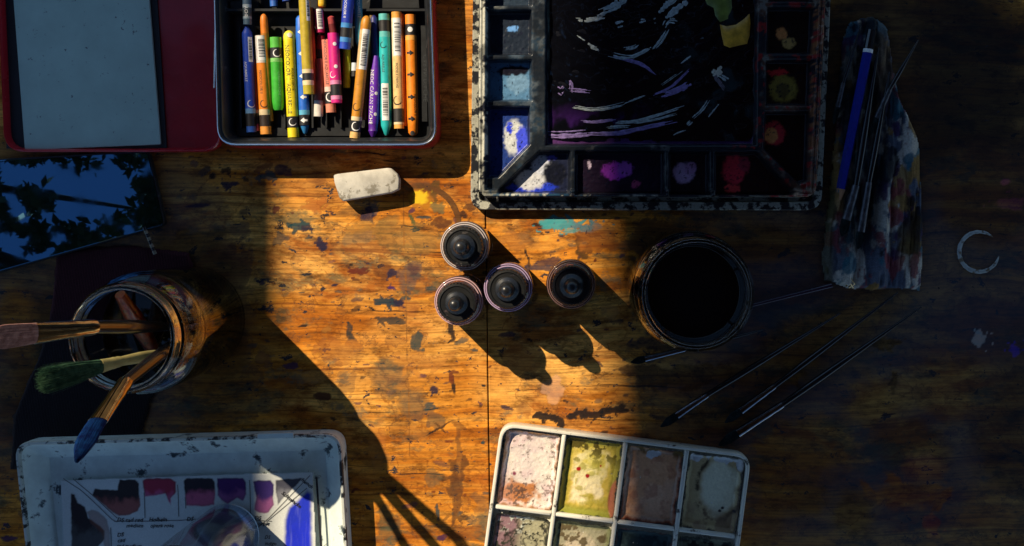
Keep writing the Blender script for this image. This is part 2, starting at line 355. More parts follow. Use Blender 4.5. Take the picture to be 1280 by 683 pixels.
def table_panel(name, x0, x1, parent, seam):
    y0, y1 = -120, 800
    xs = np.unique(np.concatenate([np.arange(x0, x1, 1.7), [x1]])); ys = np.unique(np.concatenate([np.arange(y0, -8, 12.0), np.arange(-8, 692, 1.7), np.arange(692, y1+1, 12.0)]))
    if x0 < -10: xs = np.unique(np.concatenate([np.arange(x0, -8, 12.0), xs[xs >= -8]]))
    if x1 > 1290: xs = np.unique(np.concatenate([xs[xs <= 1288], np.arange(1288, x1+1, 12.0)]))
    X, Y = np.meshgrid(xs, ys)
    col = np.zeros(X.shape+(3,))+np.array((.03,.02,.015)); msk = np.zeros(X.shape); opa = np.zeros(X.shape)
    wx = (fbm(X/9, Y/9, 3)-.5)*9; wy = (fbm(X/9, Y/9, 5)-.5)*9
    lx = (fbm(X/45, Y/45, 13)-.5)*60; ly = (fbm(X/45, Y/45, 15)-.5)*60
    rs = random.Random(5); extra = []
    for i in range(1000):
        r = rs.uniform(.8, 2.6) if rs.random() < .82 else rs.uniform(2.5, 6)
        extra.append((rs.uniform(0, 1280), rs.uniform(180, 683), r*rs.uniform(1, 2.6), r*.8, rs.gauss(0, 20), rs.choice([NAVY, BLK, BLK, BRN, TEAL, DKR, (.06,.02,.06), (.3,.12,.02)]), rs.uniform(.5, .95)))
    for i in range(60):
        extra.append((rs.uniform(200, 1280), rs.uniform(200, 683), rs.uniform(10, 30), rs.uniform(5, 12), rs.gauss(0, 10), rs.choice([(.30,.09,.02), (.10,.075,.035), (.5,.22,.05), (.14,.05,.02)]), rs.uniform(.25, .5)))
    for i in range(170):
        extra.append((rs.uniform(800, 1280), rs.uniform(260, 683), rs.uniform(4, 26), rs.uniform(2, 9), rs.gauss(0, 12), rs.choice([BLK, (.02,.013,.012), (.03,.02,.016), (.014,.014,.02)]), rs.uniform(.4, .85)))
    allst = list(extra)
    for st_ in STAINS_AND_SHADE:
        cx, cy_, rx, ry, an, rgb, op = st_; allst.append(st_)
        if 3 < min(rx, ry) < 16:
            for _ in range(4):
                q = rs.uniform(.3, .6); th_ = rs.uniform(0, 6.28); allst.append((cx+rx*.95*math.cos(th_), cy_+ry*.95*math.sin(th_), rx*q, ry*q*rs.uniform(.6, 1.2), rs.uniform(-60, 60), rgb, op))
            for _ in range(5):
                th_ = rs.uniform(0, 6.28); q = rs.uniform(1.4, 2.6); allst.append((cx+rx*q*math.cos(th_), cy_+ry*q*math.sin(th_), rs.uniform(.8, 2), rs.uniform(.7, 1.4), 0, rgb, op))
    allst += [(505+i*.3, 225+i*24, .8, 12, 0, (.16,.06,.015), .6) for i in range(19)]
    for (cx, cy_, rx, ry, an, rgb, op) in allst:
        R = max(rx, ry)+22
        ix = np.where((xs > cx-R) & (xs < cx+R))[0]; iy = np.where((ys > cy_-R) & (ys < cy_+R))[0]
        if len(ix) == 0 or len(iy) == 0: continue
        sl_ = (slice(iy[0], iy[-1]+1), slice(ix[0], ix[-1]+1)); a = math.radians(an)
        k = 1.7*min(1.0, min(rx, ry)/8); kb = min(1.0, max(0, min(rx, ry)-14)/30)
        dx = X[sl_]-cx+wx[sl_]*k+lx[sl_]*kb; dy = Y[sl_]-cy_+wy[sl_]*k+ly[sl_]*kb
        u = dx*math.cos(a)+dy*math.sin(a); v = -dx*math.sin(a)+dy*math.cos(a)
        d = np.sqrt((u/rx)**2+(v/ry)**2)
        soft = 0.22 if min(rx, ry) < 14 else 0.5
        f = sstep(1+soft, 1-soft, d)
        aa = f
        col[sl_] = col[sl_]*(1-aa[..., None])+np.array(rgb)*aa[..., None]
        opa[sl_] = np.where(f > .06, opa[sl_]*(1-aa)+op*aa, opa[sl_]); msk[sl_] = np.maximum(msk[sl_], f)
    # ring left by a wet jar
    d = np.abs(np.hypot(X-526+wx*.15, Y-281+wy*.15)-48); ang = np.degrees(np.arctan2(-(Y-281), X-526))
    f = sstep(5, 2.2, d)*sstep(-6, 6, ang)*sstep(108, 92, ang)
    col = over(col, (.075,.035,.014), f); opa = np.where(f > .1, .85, opa); msk = np.maximum(msk, f)
    Z = np.zeros(X.shape)+(fbm(X/90, Y/14, 21)-.5)*.0004
    Z[:, 0] -= .0; V = np.stack([(X-640)*S, (341.5-Y)*S, Z], -1).reshape(-1, 3)
    # follow the seam's slight slant
    nx, ny = len(xs), len(ys)
    V[:, 0] += np.where(seam*(V[:, 0]) >= -10, 0, 0)
    I = np.arange(nx*ny).reshape(ny, nx)
    F = np.stack([I[1:, :-1], I[1:, 1:], I[:-1, 1:], I[:-1, :-1]], -1).reshape(-1, 4)
    # shear along the seam
    sh = (Y.reshape(-1)-341)*0.014*S
    V[:, 0] += sh
    # skirt: board edge 18 mm
    b = np.concatenate([I[0, :], I[1:, -1], I[-1, -2::-1], I[-2:0:-1, 0]])
    nb = len(b); low = V[b].copy(); low[:, 2] = -.018
    base = len(V); V = np.concatenate([V, low])
    j = np.arange(nb); F = np.concatenate([F, np.stack([b[j], b[(j+1) % nb], base+(j+1) % nb, base+j], -1)])
    me = bpy.data.meshes.new(name)
    me.vertices.add(len(V)); me.vertices.foreach_set('co', V.astype(np.float32).ravel())
    me.loops.add(len(F)*4); me.loops.foreach_set('vertex_index', F.astype(np.int32).ravel())
    me.polygons.add(len(F)); me.polygons.foreach_set('loop_start', np.arange(0, len(F)*4, 4, dtype=np.int32))
    me.update(calc_edges=True)
    pad = lambda A: np.concatenate([A.reshape(nx*ny, -1), A.reshape(nx*ny, -1)[b]])
    ca = me.color_attributes.new('Col', 'FLOAT_COLOR', 'POINT')
    ca.data.foreach_set('color', np.concatenate([pad(col), np.ones((len(V), 1))], 1).astype(np.float32).ravel())
    for nm, A in (('mask', msk), ('opacity', opa)):
        at_ = me.attributes.new(nm, 'FLOAT', 'POINT'); at_.data.foreach_set('value', pad(A).astype(np.float32).ravel())
    return link(name, me, WOOD, parent, False)
DARKWOOD = plain('dark_timber', (.10,.055,.03), .7, var=.4, vscale=40)
table = empty('work_table', (0, 0, 0), 'paint-stained orange plywood work table under everything', 'table')
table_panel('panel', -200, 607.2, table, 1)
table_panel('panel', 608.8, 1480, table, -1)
box('subframe', (-.50, -.27, -.060), (.50, .27, -.0185), DARKWOOD, table)
for x in (-.46, .46):
    for y in (-.23, .23): box('leg', (x-.03, y-.03, -.74), (x+.03, y+.03, -.0605), DARKWOOD, table)
gm = plain('ground_soil', (.09,.075,.05), .95, var=.4, vscale=6)
g = mesh('ground', [(-30,-30,-.74),(30,-30,-.74),(30,30,-.74),(-30,30,-.74)], [(0,1,2,3)], gm); tag(g, kind='structure')

# roof boards added out of view to shape sun and sky: a gap between two of them lets in the band of sun
zb = 1.30; off = zb/math.tan(EL)*math.cos(math.radians(45))
XL, XR0, XR1 = (322-640)*S-off, (736-640)*S-off, (792-640)*S-off
sh = empty('shade_screen', (-1.1, 1.1, -.74), 'added unseen shade roof of wide boards over the table', 'screen')
def slab(name, pts, z0, z1):
    V = [(x, y, z0) for x, y in pts]+[(x, y, z1) for x, y in pts]
    return mesh(name, V, [(3,2,1,0),(4,5,6,7),(0,1,5,4),(1,2,6,5),(2,3,7,6),(3,0,4,7)], DARKWOOD, sh, False)
YB0, YB1 = .205+off, -.205+off
sl_ = (XR1-XR0)/(YB1-YB0)
slab('shade_board', [(XL-.75, .55), (XL, .55), (XL, 1.75), (XL-.75, 1.75)], zb, zb+.02)
slab('shade_board', [(XR0+.10+sl_*(.55-YB0), .55), (-.10, .55), (-.10, 1.75), (XR0+.10+sl_*(1.75-YB0), 1.75)], zb, zb+.02)
# a higher added board gives the softer edge on the other side of the sun patch
zh = 2.6; oh = zh/math.tan(EL)*math.cos(math.radians(45)); dxh = oh-off
slab('high_shade_board', [(XR0-dxh+sl_*(-.55), .205+oh-.55-.205), (XR0-dxh+1.2, oh-.55), (XR0-dxh+1.2, oh+.55), (XR0-dxh+sl_*(.345), oh+.55)], zh, zh+.02)
for x, y in ((XR0-dxh+1.15, oh-.5), (XR0-dxh+1.15, oh+.5), (XR0-dxh+.06, oh+.5)): box('post', (x-.03, y-.03, -.74), (x+.03, y+.03, zh-.0005), DARKWOOD, sh)
slab('shade_board', [(-.55, -1.3), (1.7, -1.3), (1.7, .52), (-.55, .52)], zb, zb+.02)  # added overhead to cut sky light on the table
slab('shade_board', [(-.095, .55), (1.7, .55), (1.7, 1.75), (-.095, 1.75)], zb, zb+.02)
for y in (.60, 1.70): box('beam', (XL-.8, y-.03, zb+.0205), (1.7, y+.03, zb+.10), DARKWOOD, sh)
box('beam', (-.6, -1.23, zb+.0205), (1.7, -1.17, zb+.10), DARKWOOD, sh)
for x, y in ((XL-.74, .60), (XL-.74, 1.70), (1.65, .60), (1.65, 1.70), (-.5, -1.2), (1.65, -1.2)):
    for _ in (0,): box('post', (x-.03, y-.03, -.74), (x+.03, y+.03, zb-.0005), DARKWOOD, sh)

# ------------------------------------------------------------------ shared object materials
WHITE_PAINT = plain('white_print', (.85,.84,.80), .6, bmp=0, var=.1)
BLACK_PRINT = plain('black_print', (.012,.012,.014), .5, bmp=0)
SILVER = plain('silver_metal', (.75,.75,.74), .22, 1.0, var=.15, vscale=200, bmp=.05)
BLACK_PLASTIC = plain('black_plastic', (.016,.018,.02), .35, var=.4, vscale=150, bmp=.15, dirt=(.07,.07,.07), dirt_scale=90, dirt_lo=.63)
RED_METAL = plain('red_lacquer', (.46,.012,.022), .28, var=.12, vscale=60, bmp=.03, coat=.4)
def ctr(Q): return at(sum(q[0] for q in Q)/len(Q), sum(q[1] for q in Q)/len(Q), 0)
def flat(name, P, z, mat, parent, thick=None, zref=None):
    """flat polygon from pixel corners, optionally with thickness"""
    zr = z if zref is None else zref
    T = [at(x, y, zr) for x, y in P]; n = len(P)
    a = sum(T[i].x*T[(i+1) % n].y-T[(i+1) % n].x*T[i].y for i in range(n))
    if a < 0: T = T[::-1]
    if thick is None: return mesh(name, [(t.x, t.y, z) for t in T], [range(n)], mat, parent, False)
    V = [(t.x, t.y, z) for t in T]+[(t.x, t.y, z-thick) for t in T]
    F = [tuple(range(n)), tuple(range(2*n-1, n-1, -1))]+[(i, n+i, n+(i+1) % n, (i+1) % n) for i in range(n)]
    return mesh(name, V, F, mat, parent, False)

# ------------------------------------------------------------------ crayon tin with open lid
TQ = [(266,-70),(537,-70),(546,182),(272,182)]
LQ = [(-6,-70),(272,-70),(277,190),(5,190)]
tin = empty('crayon_tin', ctr(TQ), 'open red metal crayon tin with black insert and hinged lid', 'tin')
ZT = .027
loft('tin_body', TQ, 24, [(-1,.0006),(-2,.002),(-2,.0225),(-.4,.0245),(-.4,.0252)], ZT, RED_METAL, tin, True, False)
loft('tin_rim', TQ, 24, [(-.4,.0252),(-.6,.0262),(0,.0272),(1.0,.0275),(1.8,.0272),(2.2,.026)], ZT, SILVER, tin, False, False)
ins = loft('insert', TQ, 24, [(2.2,.026),(3.6,.0254),(5.5,.0256),(7.5,.024),(9,.0195),(10.5,.0185),(13,.0075)], ZT, BLACK_PLASTIC, tin, False, True)
lid = loft('lid', LQ, 26, [(2,.0006),(0,.002),(0,.0095),(1.0,.0103),(2.2,.0100),(3.5,.008),(6,.0030)], .010, RED_METAL, tin, True, True)
hz = at(271, 60, .012)
lathe('hinge', [(.0016,-.03),(.0016,.03)], (hz.x, hz.y, .0135), SILVER, tin, 10, (0.02,1,0))
# ribs and cross wall of the insert
def rib(x, y0, y1, w, z0, z1, nm='rib'):
    T = [(x-w/2, y0), (x+w/2, y0), (x+w/2+1.5, y1), (x-w/2+1.5, y1)]
    return flat(nm, T, z1, BLACK_PLASTIC, ins, z1-z0, zref=.012)
for x in (300, 318.5, 337, 354.5, 371, 389.5, 406.5, 424.5, 440.5, 456, 473, 489, 505.5, 522): rib(x, 34, 160, 2.2, .0076, .0128)
for x in (281, 287): rib(x, 34, 150, 2.4, .0076, .0105)
rib(529, 32, 152, 7, .0076, .0115)
cw = flat('cross_wall', [(280,11),(532,11),(532,14),(280,14)], .0185, BLACK_PLASTIC, ins, .011)
flat('ledge', [(295,160),(525,160),(527,170),(297,170)], .0100, BLACK_PLASTIC, ins, .0024, zref=.01)
flat('step_block', [(478,-14),(522,-14),(524,10),(478,10)], .0150, BLACK_PLASTIC, ins, .0074)
flat('step_block', [(288,2),(322,2),(322,10.5),(288,10.5)], .0150, BLACK_PLASTIC, ins, .0074)
EMB = plain('embossed_black', (.05,.055,.06), .3, bmp=0)
tv, tf = text_geo("CARAN D'ACHE", 8.2)
mesh('embossed_lettering', [at(532.5-y, 98+x, .0116) for x, y in tv], [f[::-1] for f in tf], EMB, ins, False)

# sheet and card lying in the lid
BQ = [(2,-70),(192,-70),(208.5,185),(8,186)]
flatm = plain('black_card', (.012,.012,.016), .5, var=.3, vscale=90)
tag(flat('black_sheet', BQ, .0045, flatm, None, .0012), 'black sheet under the pale card in the red lid', 'sheet')
CQ = [(11.5,-70),(181,-70),(201,181),(31,188)]
cardm = plain('grey_card', (.49,.64,.55), .6, var=.10, vscale=40, bmp=.05, dirt=(.10,.10,.11), dirt_scale=230, dirt_lo=.64)
cd = loft('card', CQ, 2.5, [(0,.0048),(0,.0062),(.4,.0066)], .0064, cardm, None, sharp=8); tag(cd, 'pale blue-grey speckled card lying in the open red lid', 'card')
rs = random.Random(4)

# ------------------------------------------------------------------ crayons
def cmat(c, rough=.5):
    return plain('wax_%02x%02x%02x' % tuple(int(min(1, v)**.45*255) for v in c), c, rough, var=.22, vscale=260, bmp=.25, dirt=tuple(v*.45 for v in c), dirt_scale=330, dirt_lo=.66)
CREAM = (.78,.62,.36)
def crayon(label, p0, p1, z0, z1, w, segs, ends=('flat', 'flat'), taper=(1, 1), code=None, texts=(), marks=()):
    A, B = at(*p0, z0), at(*p1, z1); L = (B-A).length; ax = (B-A).normalized()
    side = ax.cross(Vector((0, 0, 1))).normalized(); up = side.cross(ax)
    R = w/2*S*(H-(z0+z1)/2)/H
    root = empty('crayon', (A+B)/2-Vector((0, 0, R)), label, 'crayon', 'crayons in the tin')
    T = lambda y: (y-p0[1])/(p1[1]-p0[1])
    def rad(t):
        f = 1.0
        if taper[0] < 1: f = min(f, taper[0]+(1-taper[0])*min(1, t/.22))
        if taper[1] < 1: f = min(f, taper[1]+(1-taper[1])*min(1, (1-t)/.22))
        return R*f
    def pt(t, ang, r): return A+ax*(t*L)+(up*math.cos(ang)+side*math.sin(ang))*r
    n = 20
    for k, (ya, yb, nm, c) in enumerate(segs):
        t0, t1 = T(ya), T(yb); V = []; F = []; g = 1.0 if nm in ('wax', 'wax_tip', 'wax_end') else 1.035
        st = [t0+(t1-t0)*i/5 for i in range(6)]; prof = [(t, rad(t)*g) for t in st]
        if k == 0:
            if ends[0] == 'round': prof = [(t0-.02*0, R*.25), (t0+.012, R*.62), (t0+.03, R*.88)]+[p for p in prof if p[0] > t0+.05]
            if ends[0] == 'cone': prof = [(t0, R*.22), (t0+.01, R*.4)]+[p for p in prof if p[0] > t0+.05]
        if k == len(segs)-1:
            if ends[1] == 'round': prof = [p for p in prof if p[0] < t1-.05]+[(t1-.03, R*.88), (t1-.012, R*.62), (t1, R*.25)]
            if ends[1] == 'cone': prof = [p for p in prof if p[0] < t1-.09]+[(t1-.08, R*.95), (t1-.01, R*.4), (t1, R*.2)]
            if ends[1] == 'broken': prof = prof[:-1]+[(t1-.03, R*.9), (t1, R*.7)]
        for t, r in prof:
            for i in range(n): V.append(pt(t, 2*math.pi*i/n, r*(1+(.06*math.sin(i*2.3) if ends[1] == 'broken' and t > t1-.02 else 0))))
        for a in range(len(prof)-1):
            for i in range(n):
                j = (i+1) % n; F.append((a*n+i, a*n+j, (a+1)*n+j, (a+1)*n+i))
        F.append(list(range(n))[::-1]); F.append([len(V)-n+i for i in range(n)])
        mesh(nm, V, F, cmat(c), root, True, 40)
    def patch(nm, ya, yb, a0, a1, lift, m, par):
        V = []; F = []; q = 6
        for t in (T(ya), T(yb)):
            for i in range(q+1): V.append(pt(t, a0+(a1-a0)*i/q, rad(t)*1.035+lift))
        for i in range(q): F.append((i, i+1, q+2+i, q+1+i))
        return mesh(nm, V, F, m, par)
    if code:
        ya, yb, a0, a1 = code
        lab = patch('barcode_label', ya, yb, a0, a1, .00006, WHITE_PAINT, root)
        V = []; F = []; y = ya+(yb-ya)*.12; rr = random.Random(int(p0[0]*7))
        while y < yb-(yb-ya)*.12:
            h = rr.choice([.45, .8, 1.3]); t0, t1 = T(y), T(min(y+h, yb)); b = len(V); q = 5
            e0, e1 = a0+(a1-a0)*.15, a0+(a1-a0)*.85
            for t in (t0, t1):
                for i in range(q+1): V.append(pt(t, e0+(e1-e0)*i/q, rad(t)*1.035+.00013))
            for i in range(q): F.append((b+i, b+i+1, b+q+2+i, b+q+1+i))
            y += h+rr.choice([.5, .9, 1.2])
        mesh('barcode', V, F, BLACK_PRINT, lab).parent = lab
    for (s, yc, size, ang, c, *rot) in texts:
        v, f = text_geo(s, size*S); t = T(yc); sg = -1 if rot else 1
        mesh('lettering', [A+ax*(t*L+sg*x)+(up*math.cos(ang-sg*y/R)+side*math.sin(ang-sg*y/R))*(rad(t)*1.035+.00012) for x, y in v], f, BLACK_PRINT if c == 'k' else WHITE_PAINT if c == 'w' else cmat(c), root, False)
    for (kind, y, ang, size, c) in marks:
        m = BLACK_PRINT if c == 'k' else WHITE_PAINT; t = T(y); h = size*S
        V = []; F = []
        put = lambda a_, b_: V.append(A+ax*(t*L+b_*h)+(up*math.cos(ang-a_*h/R)+side*math.sin(ang-a_*h/R))*(rad(t)*1.035+.00012))
        if kind == 'swirl':
            for i in range(13):
                th = .3+i*.36; wv = .04+.07*math.sin(math.pi*i/12)
                for q in (1, -1): put((.72+q*wv)*math.cos(th), (.72+q*wv)*math.sin(th))
                if i: F.append((2*i-2, 2*i-1, 2*i+1, 2*i))
        else:
            K = 10; lim = 1.1 if kind == 'arrow' else .7
            for i in range(K+1):
                a_ = -lim+2*lim*i/K; f_ = (a_ if c == 'w' else -a_)
                hb = math.sqrt(max(0, .49-a_*a_)) if kind == 'dot' else (.32 if f_ > .05 else .85*(1.1+f_)/1.15)
                put(a_, hb); put(a_, -hb)
                if i: F.append((2*i-2, 2*i-1, 2*i+1, 2*i))
        mesh('printed_'+kind, V, F, m, root, False)
    return root
ORG, YEL, GREEN, BLUE, LBLUE, OLIV = (.86,.25,.015), (.82,.66,.012), (.04,.42,.03), (.015,.07,.50), (.16,.36,.62), (.46,.34,.02)
MAG, PINK, SALM, TEALC, OCH, PUR, DBL = (.72,.012,.22), (.80,.25,.45), (.74,.24,.17), (.02,.48,.48), (.58,.24,.015), (.13,.02,.42), (.02,.06,.16)
KB = (.014,.014,.016); za, zm, zt = .0128, .0170, .0215
BN = 'black_band'
crayon('slate blue crayon end with grey bands, over the cross wall', (307.5,-40), (309.5,31), zt, zm+.002, 10.5, [(-40,6,'wrapper',(.06,.11,.17)),(6,10,'paper_band',(.35,.42,.45)),(10,21,BN,(.05,.07,.08)),(21,24,'paper_band',(.30,.38,.42)),(24,31,'wax_end',(.07,.13,.18))], texts=[('ACHE',15.5,5,0,'w')])
crayon('blue crayon with torn white wrapper edge and barcode', (308.5,33), (314.5,165.5), zm, za, 12.5, [(33,43,'wax_tip',BLUE),(43,136,'wrapper',BLUE),(136,142,'paper_band',LBLUE),(142,158,BN,KB),(158,165.5,'wax_end',(.03,.13,.55))], ('cone','flat'), code=(47,78,-1.25,-.35), texts=[('AQUARELLE',90,4.5,.35,'w')], marks=[('swirl',130,-.5,6,'w')])
crayon('maroon crayon half hidden beneath the blue one', (317,75), (321,164), za-.001, za-.001, 7, [(75,138,'wrapper',(.14,.02,.05)),(138,142,'paper_band',(.4,.2,.2)),(142,155,BN,KB),(155,164,'wax_end',(.20,.03,.07))])
crayon('orange crayon with white barcode collar and dark band', (326,45), (332.5,168), zm, za, 13.5, [(45,79,'paper_label',(.72,.66,.58)),(79,137,'wrapper',ORG),(137,144,'paper_band',CREAM),(144,158,BN,(.035,.022,.016)),(158,168,'wax_end',(.85,.33,.05))], code=(46,76,-1.1,.5), texts=[('NEOCOLOR II',103,4.5,.2,'k')], marks=[('swirl',130,-.2,6,'k')])
crayon('thin worn orange crayon with rounded bare tip', (329.5,17.5), (337,152), zm+.001, za-.001, 9.5, [(17.5,42,'wax_tip',(.72,.20,.012)),(42,138,'wrapper',(.45,.17,.01)),(138,152,'wax_end',(.50,.22,.02))], ('round','flat'))
crayon('short green crayon with black band and broken end', (344.5,47), (348,138), zm, za+.001, 14, [(47,60,'wax_end',(.10,.50,.06)),(60,73,BN,KB),(73,78,'paper_band',(.22,.58,.15)),(78,138,'wrapper',GREEN)], ('flat','broken'), texts=[("CARAN D'ACHE",105,4,-.55,(.2,.6,.2))], marks=[('swirl',67,-.4,6,'w')])
crayon('yellow crayon with black lettering between green and blue', (361,38.5), (367,172), zm-.002, za, 14, [(38.5,50,'wax_tip',(.85,.72,.05)),(50,146,'wrapper',YEL),(146,160,BN,KB),(160,172,'wax_end',YEL)], ('round','flat'), texts=[('NEOCOLOR II  AQUARELLE',100,6.8,.25,'k'),('MODELE DEPOSE',100,3.6,-.5,'k')], marks=[('dot',45,-.35,4,'w'),('swirl',153,-.2,6,'w')])
crayon('bright blue crayon with white printed arrows', (375.5,19), (381.5,167.5), zm-.003, za-.001, 13, [(19,138,'wrapper',(.015,.14,.62)),(138,144,'paper_band',(.10,.42,.62)),(144,157,BN,KB),(157,167.5,'wax_end',(.03,.22,.55))], ('round','cone'), marks=[('arrow',y,-.15,3.6,'w') for y in (41,68,96,122)]+[('arrow',151,-.1,4,'w')])
crayon('olive yellow crayon lying on top with cream bands', (379,-30), (386,118), zt+.003, zt, 13.5, [(-30,87,'wrapper',OLIV),(87,92,'paper_band',CREAM),(92,101,BN,KB),(101,107,'paper_band',CREAM),(107,118,'wax_end',(.50,.40,.02))], code=(-25,27,-1.2,-.45))
crayon('orange-red crayon under the olive yellow one', (388,10), (393,118), zm, zm-.002, 8, [(10,118,'wrapper',(.50,.08,.01))])
crayon('short magenta crayon stub with barcode by the cross wall', (398.5,12), (400.5,41), zm+.001, zm, 10.5, [(12,36,'wrapper',MAG),(36,41,'wax_end',(.50,.01,.12))], code=(12,37,-1.1,.4))
crayon('dark red crayon butt below the magenta stub', (401,44), (400,72), zm-.002, za+.001, 10, [(44,62,'wax',(.20,.008,.015)),(62,72,BN,KB)], ('round','flat'))
crayon('brown-red crayon with chalky white end', (400,74), (398,146), za+.002, za+.001, 11.5, [(74,126,'wrapper',(.22,.055,.045)),(126,146,'wax_end',(.66,.62,.54))])
crayon('coral crayon sliver beside the brown-red one', (405,78), (405.5,132), za, za, 6, [(78,132,'wrapper',(.55,.14,.08))])
crayon('salmon crayon with black lettering beside the magenta one', (408.5,50), (414,141), zm, zm-.002, 12.5, [(50,109,'wrapper',SALM),(109,115,'paper_band',(.8,.58,.5)),(115,130,BN,KB),(130,141,'wax_end',(.74,.26,.16))], texts=[('NEOCOLOR II AQUARELLE',78,4.6,.25,'k')], marks=[('swirl',122,-.2,7,'w')])
crayon('dark red crayon tip poking out above the magenta crayon', (413.5,20), (417,44), zm, zm-.002, 8.5, [(20,30,'wax_tip',(.40,.06,.06)),(30,44,'wrapper',(.16,.02,.02))], ('cone','flat'))
crayon('magenta crayon with white dots and pink bands', (416.5,42), (421,129), zt, zt-.001, 13.5, [(42,101,'wrapper',MAG),(101,106,'paper_band',PINK),(106,120,BN,KB),(120,125,'paper_band',PINK),(125,129,'wax_end',MAG)], marks=[('dot',56,-.35,3.2,'w'),('dot',84,-.35,3.2,'w'),('swirl',94,.3,5,'w')])
crayon('deep blue crayon lying tilted over the cross wall', (439,-40), (431,61.5), zt+.006, zt+.001, 13.5, [(-40,29,'wrapper',(.012,.04,.40)),(29,35,'paper_band',(.05,.26,.60)),(35,47,BN,KB),(47,53,'paper_band',(.06,.26,.60)),(53,61.5,'wax_end',(.015,.06,.48))], texts=[('NEOCOLOR II',8,4.6,.35,'w')])
crayon('thin yellow-green crayon below the deep blue one', (433.5,55), (433,110), za+.002, za+.001, 9, [(55,110,'wrapper',(.40,.46,.012))])
crayon('pale blue crayon with lettering leaning on the cross wall', (446,-40), (449.5,60), zt, zm, 10, [(-40,60,'wrapper',(.06,.28,.40))], ('flat','cone'), texts=[('AQUARELLE',10,4.5,-.3,'w')])
crayon('small white-blue crayon stub beside the ochre crayon', (443.5,79), (443,96), za+.001, za+.001, 8, [(79,89,'wax_end',(.62,.70,.80)),(89,96,BN,KB)])
crayon('ochre crayon lying slanted with long white barcode', (458.5,20), (443.5,173), zt+.001, zm, 13, [(20,38,'wax_tip',(.55,.22,.012)),(38,87,'paper_label',(.60,.42,.20)),(87,146,'wrapper',OCH),(146,151,'paper_band',CREAM),(151,165,BN,KB),(165,173,'wax_end',(.78,.48,.16))], ('round','flat'), code=(37,87,-1.1,.35), marks=[('swirl',134,.1,6,'k'),('swirl',158,-.2,7,'w')])
crayon('dark olive crayon sliver next to the ochre one', (465,20), (455,150), zm-.003, za, 8, [(20,150,'wrapper',(.16,.09,.012))])
crayon('navy crayon deep in the tray beside the purple one', (467,19), (473,150), za+.002, za-.001, 10, [(19,150,'wrapper',(.015,.02,.16))], ('round','flat'))
crayon('purple crayon with white lettering and worn taper', (470,70), (466,172), zm, za+.001, 12.5, [(70,155,'wrapper',PUR),(155,172,'wax_tip',(.10,.015,.32))], ('flat','cone'), (.5,.75), texts=[("CARAN D'ACHE",132,6.4,.45,'w'),('NEOC',97,6.4,.5,'w')], marks=[('dot',117,-.5,3,'w'),('dot',143,-.5,3,'w')])
crayon('turquoise crayon with black band and barcode', (480,18), (483,169.5), zm-.002, za, 13.5, [(18,26,'wax_end',(.10,.46,.44)),(26,40,BN,KB),(40,47,'paper_band',(.12,.52,.50)),(47,169.5,'wrapper',TEALC)], ('flat','cone'), code=(105,151,-.7,.6), marks=[('swirl',57,.1,5,'k')], texts=[('AQUARELLE',80,4,.2,'k')])
crayon('pale apricot crayon with barcode and dark band', (495.5,15.5), (499,161), zm, za+.001, 12.5, [(15.5,23,'wax_end',(.80,.36,.06)),(23,71,'paper_label',(.80,.66,.45)),(71,136,'wrapper',(.80,.52,.20)),(136,153,BN,(.03,.028,.025)),(153,156,'paper_band',CREAM),(156,161,'wax_end',(.80,.40,.08))], code=(24,70,-.9,.6), texts=[('MODELE DEPOSE',95,4,.1,'k')], marks=[('swirl',126,.1,7,'k')])
crayon('orange crayon sliver behind the pale apricot one', (502,18), (505,158), za, za-.001, 7, [(18,158,'wrapper',(.55,.15,.012))])
crayon('vivid orange crayon with black printed arrows', (513,19), (516.5,170.5), zm-.003, za, 13.5, [(19,31,'wax_end',(.80,.24,.02)),(31,45,BN,KB),(45,51,'paper_band',(.85,.40,.08)),(51,170.5,'wrapper',(.90,.25,.01))], ('flat','round'), marks=[('arrow',y,.1,4,'k') for y in (67,94,122,149)]+[('dot',38,0,4.5,'w'),('dot',167,0,4,'k')], texts=[('NEOCOLOR II',132,4.2,-.6,'k')], code=None)
crayon('blue crayon end in the upper tray bay, brighter one', (341,-20), (342.5,8.5), za, za, 9.5, [(-20,2,'wrapper',(.02,.09,.42)),(2,8.5,'wax_end',(.03,.14,.55))])
crayon('dark blue crayon end in the upper tray bay', (356,-20), (358,2), za, za, 9.5, [(-20,2,'wrapper',(.015,.06,.34))])
crayon('golden yellow crayon tip in the upper tray bay', (402.5,-25), (402,10), zm, zm, 11, [(-25,-2,'wrapper',(.75,.44,.012)),(-2,10,'wax_tip',(.80,.48,.02))], ('flat','round'))

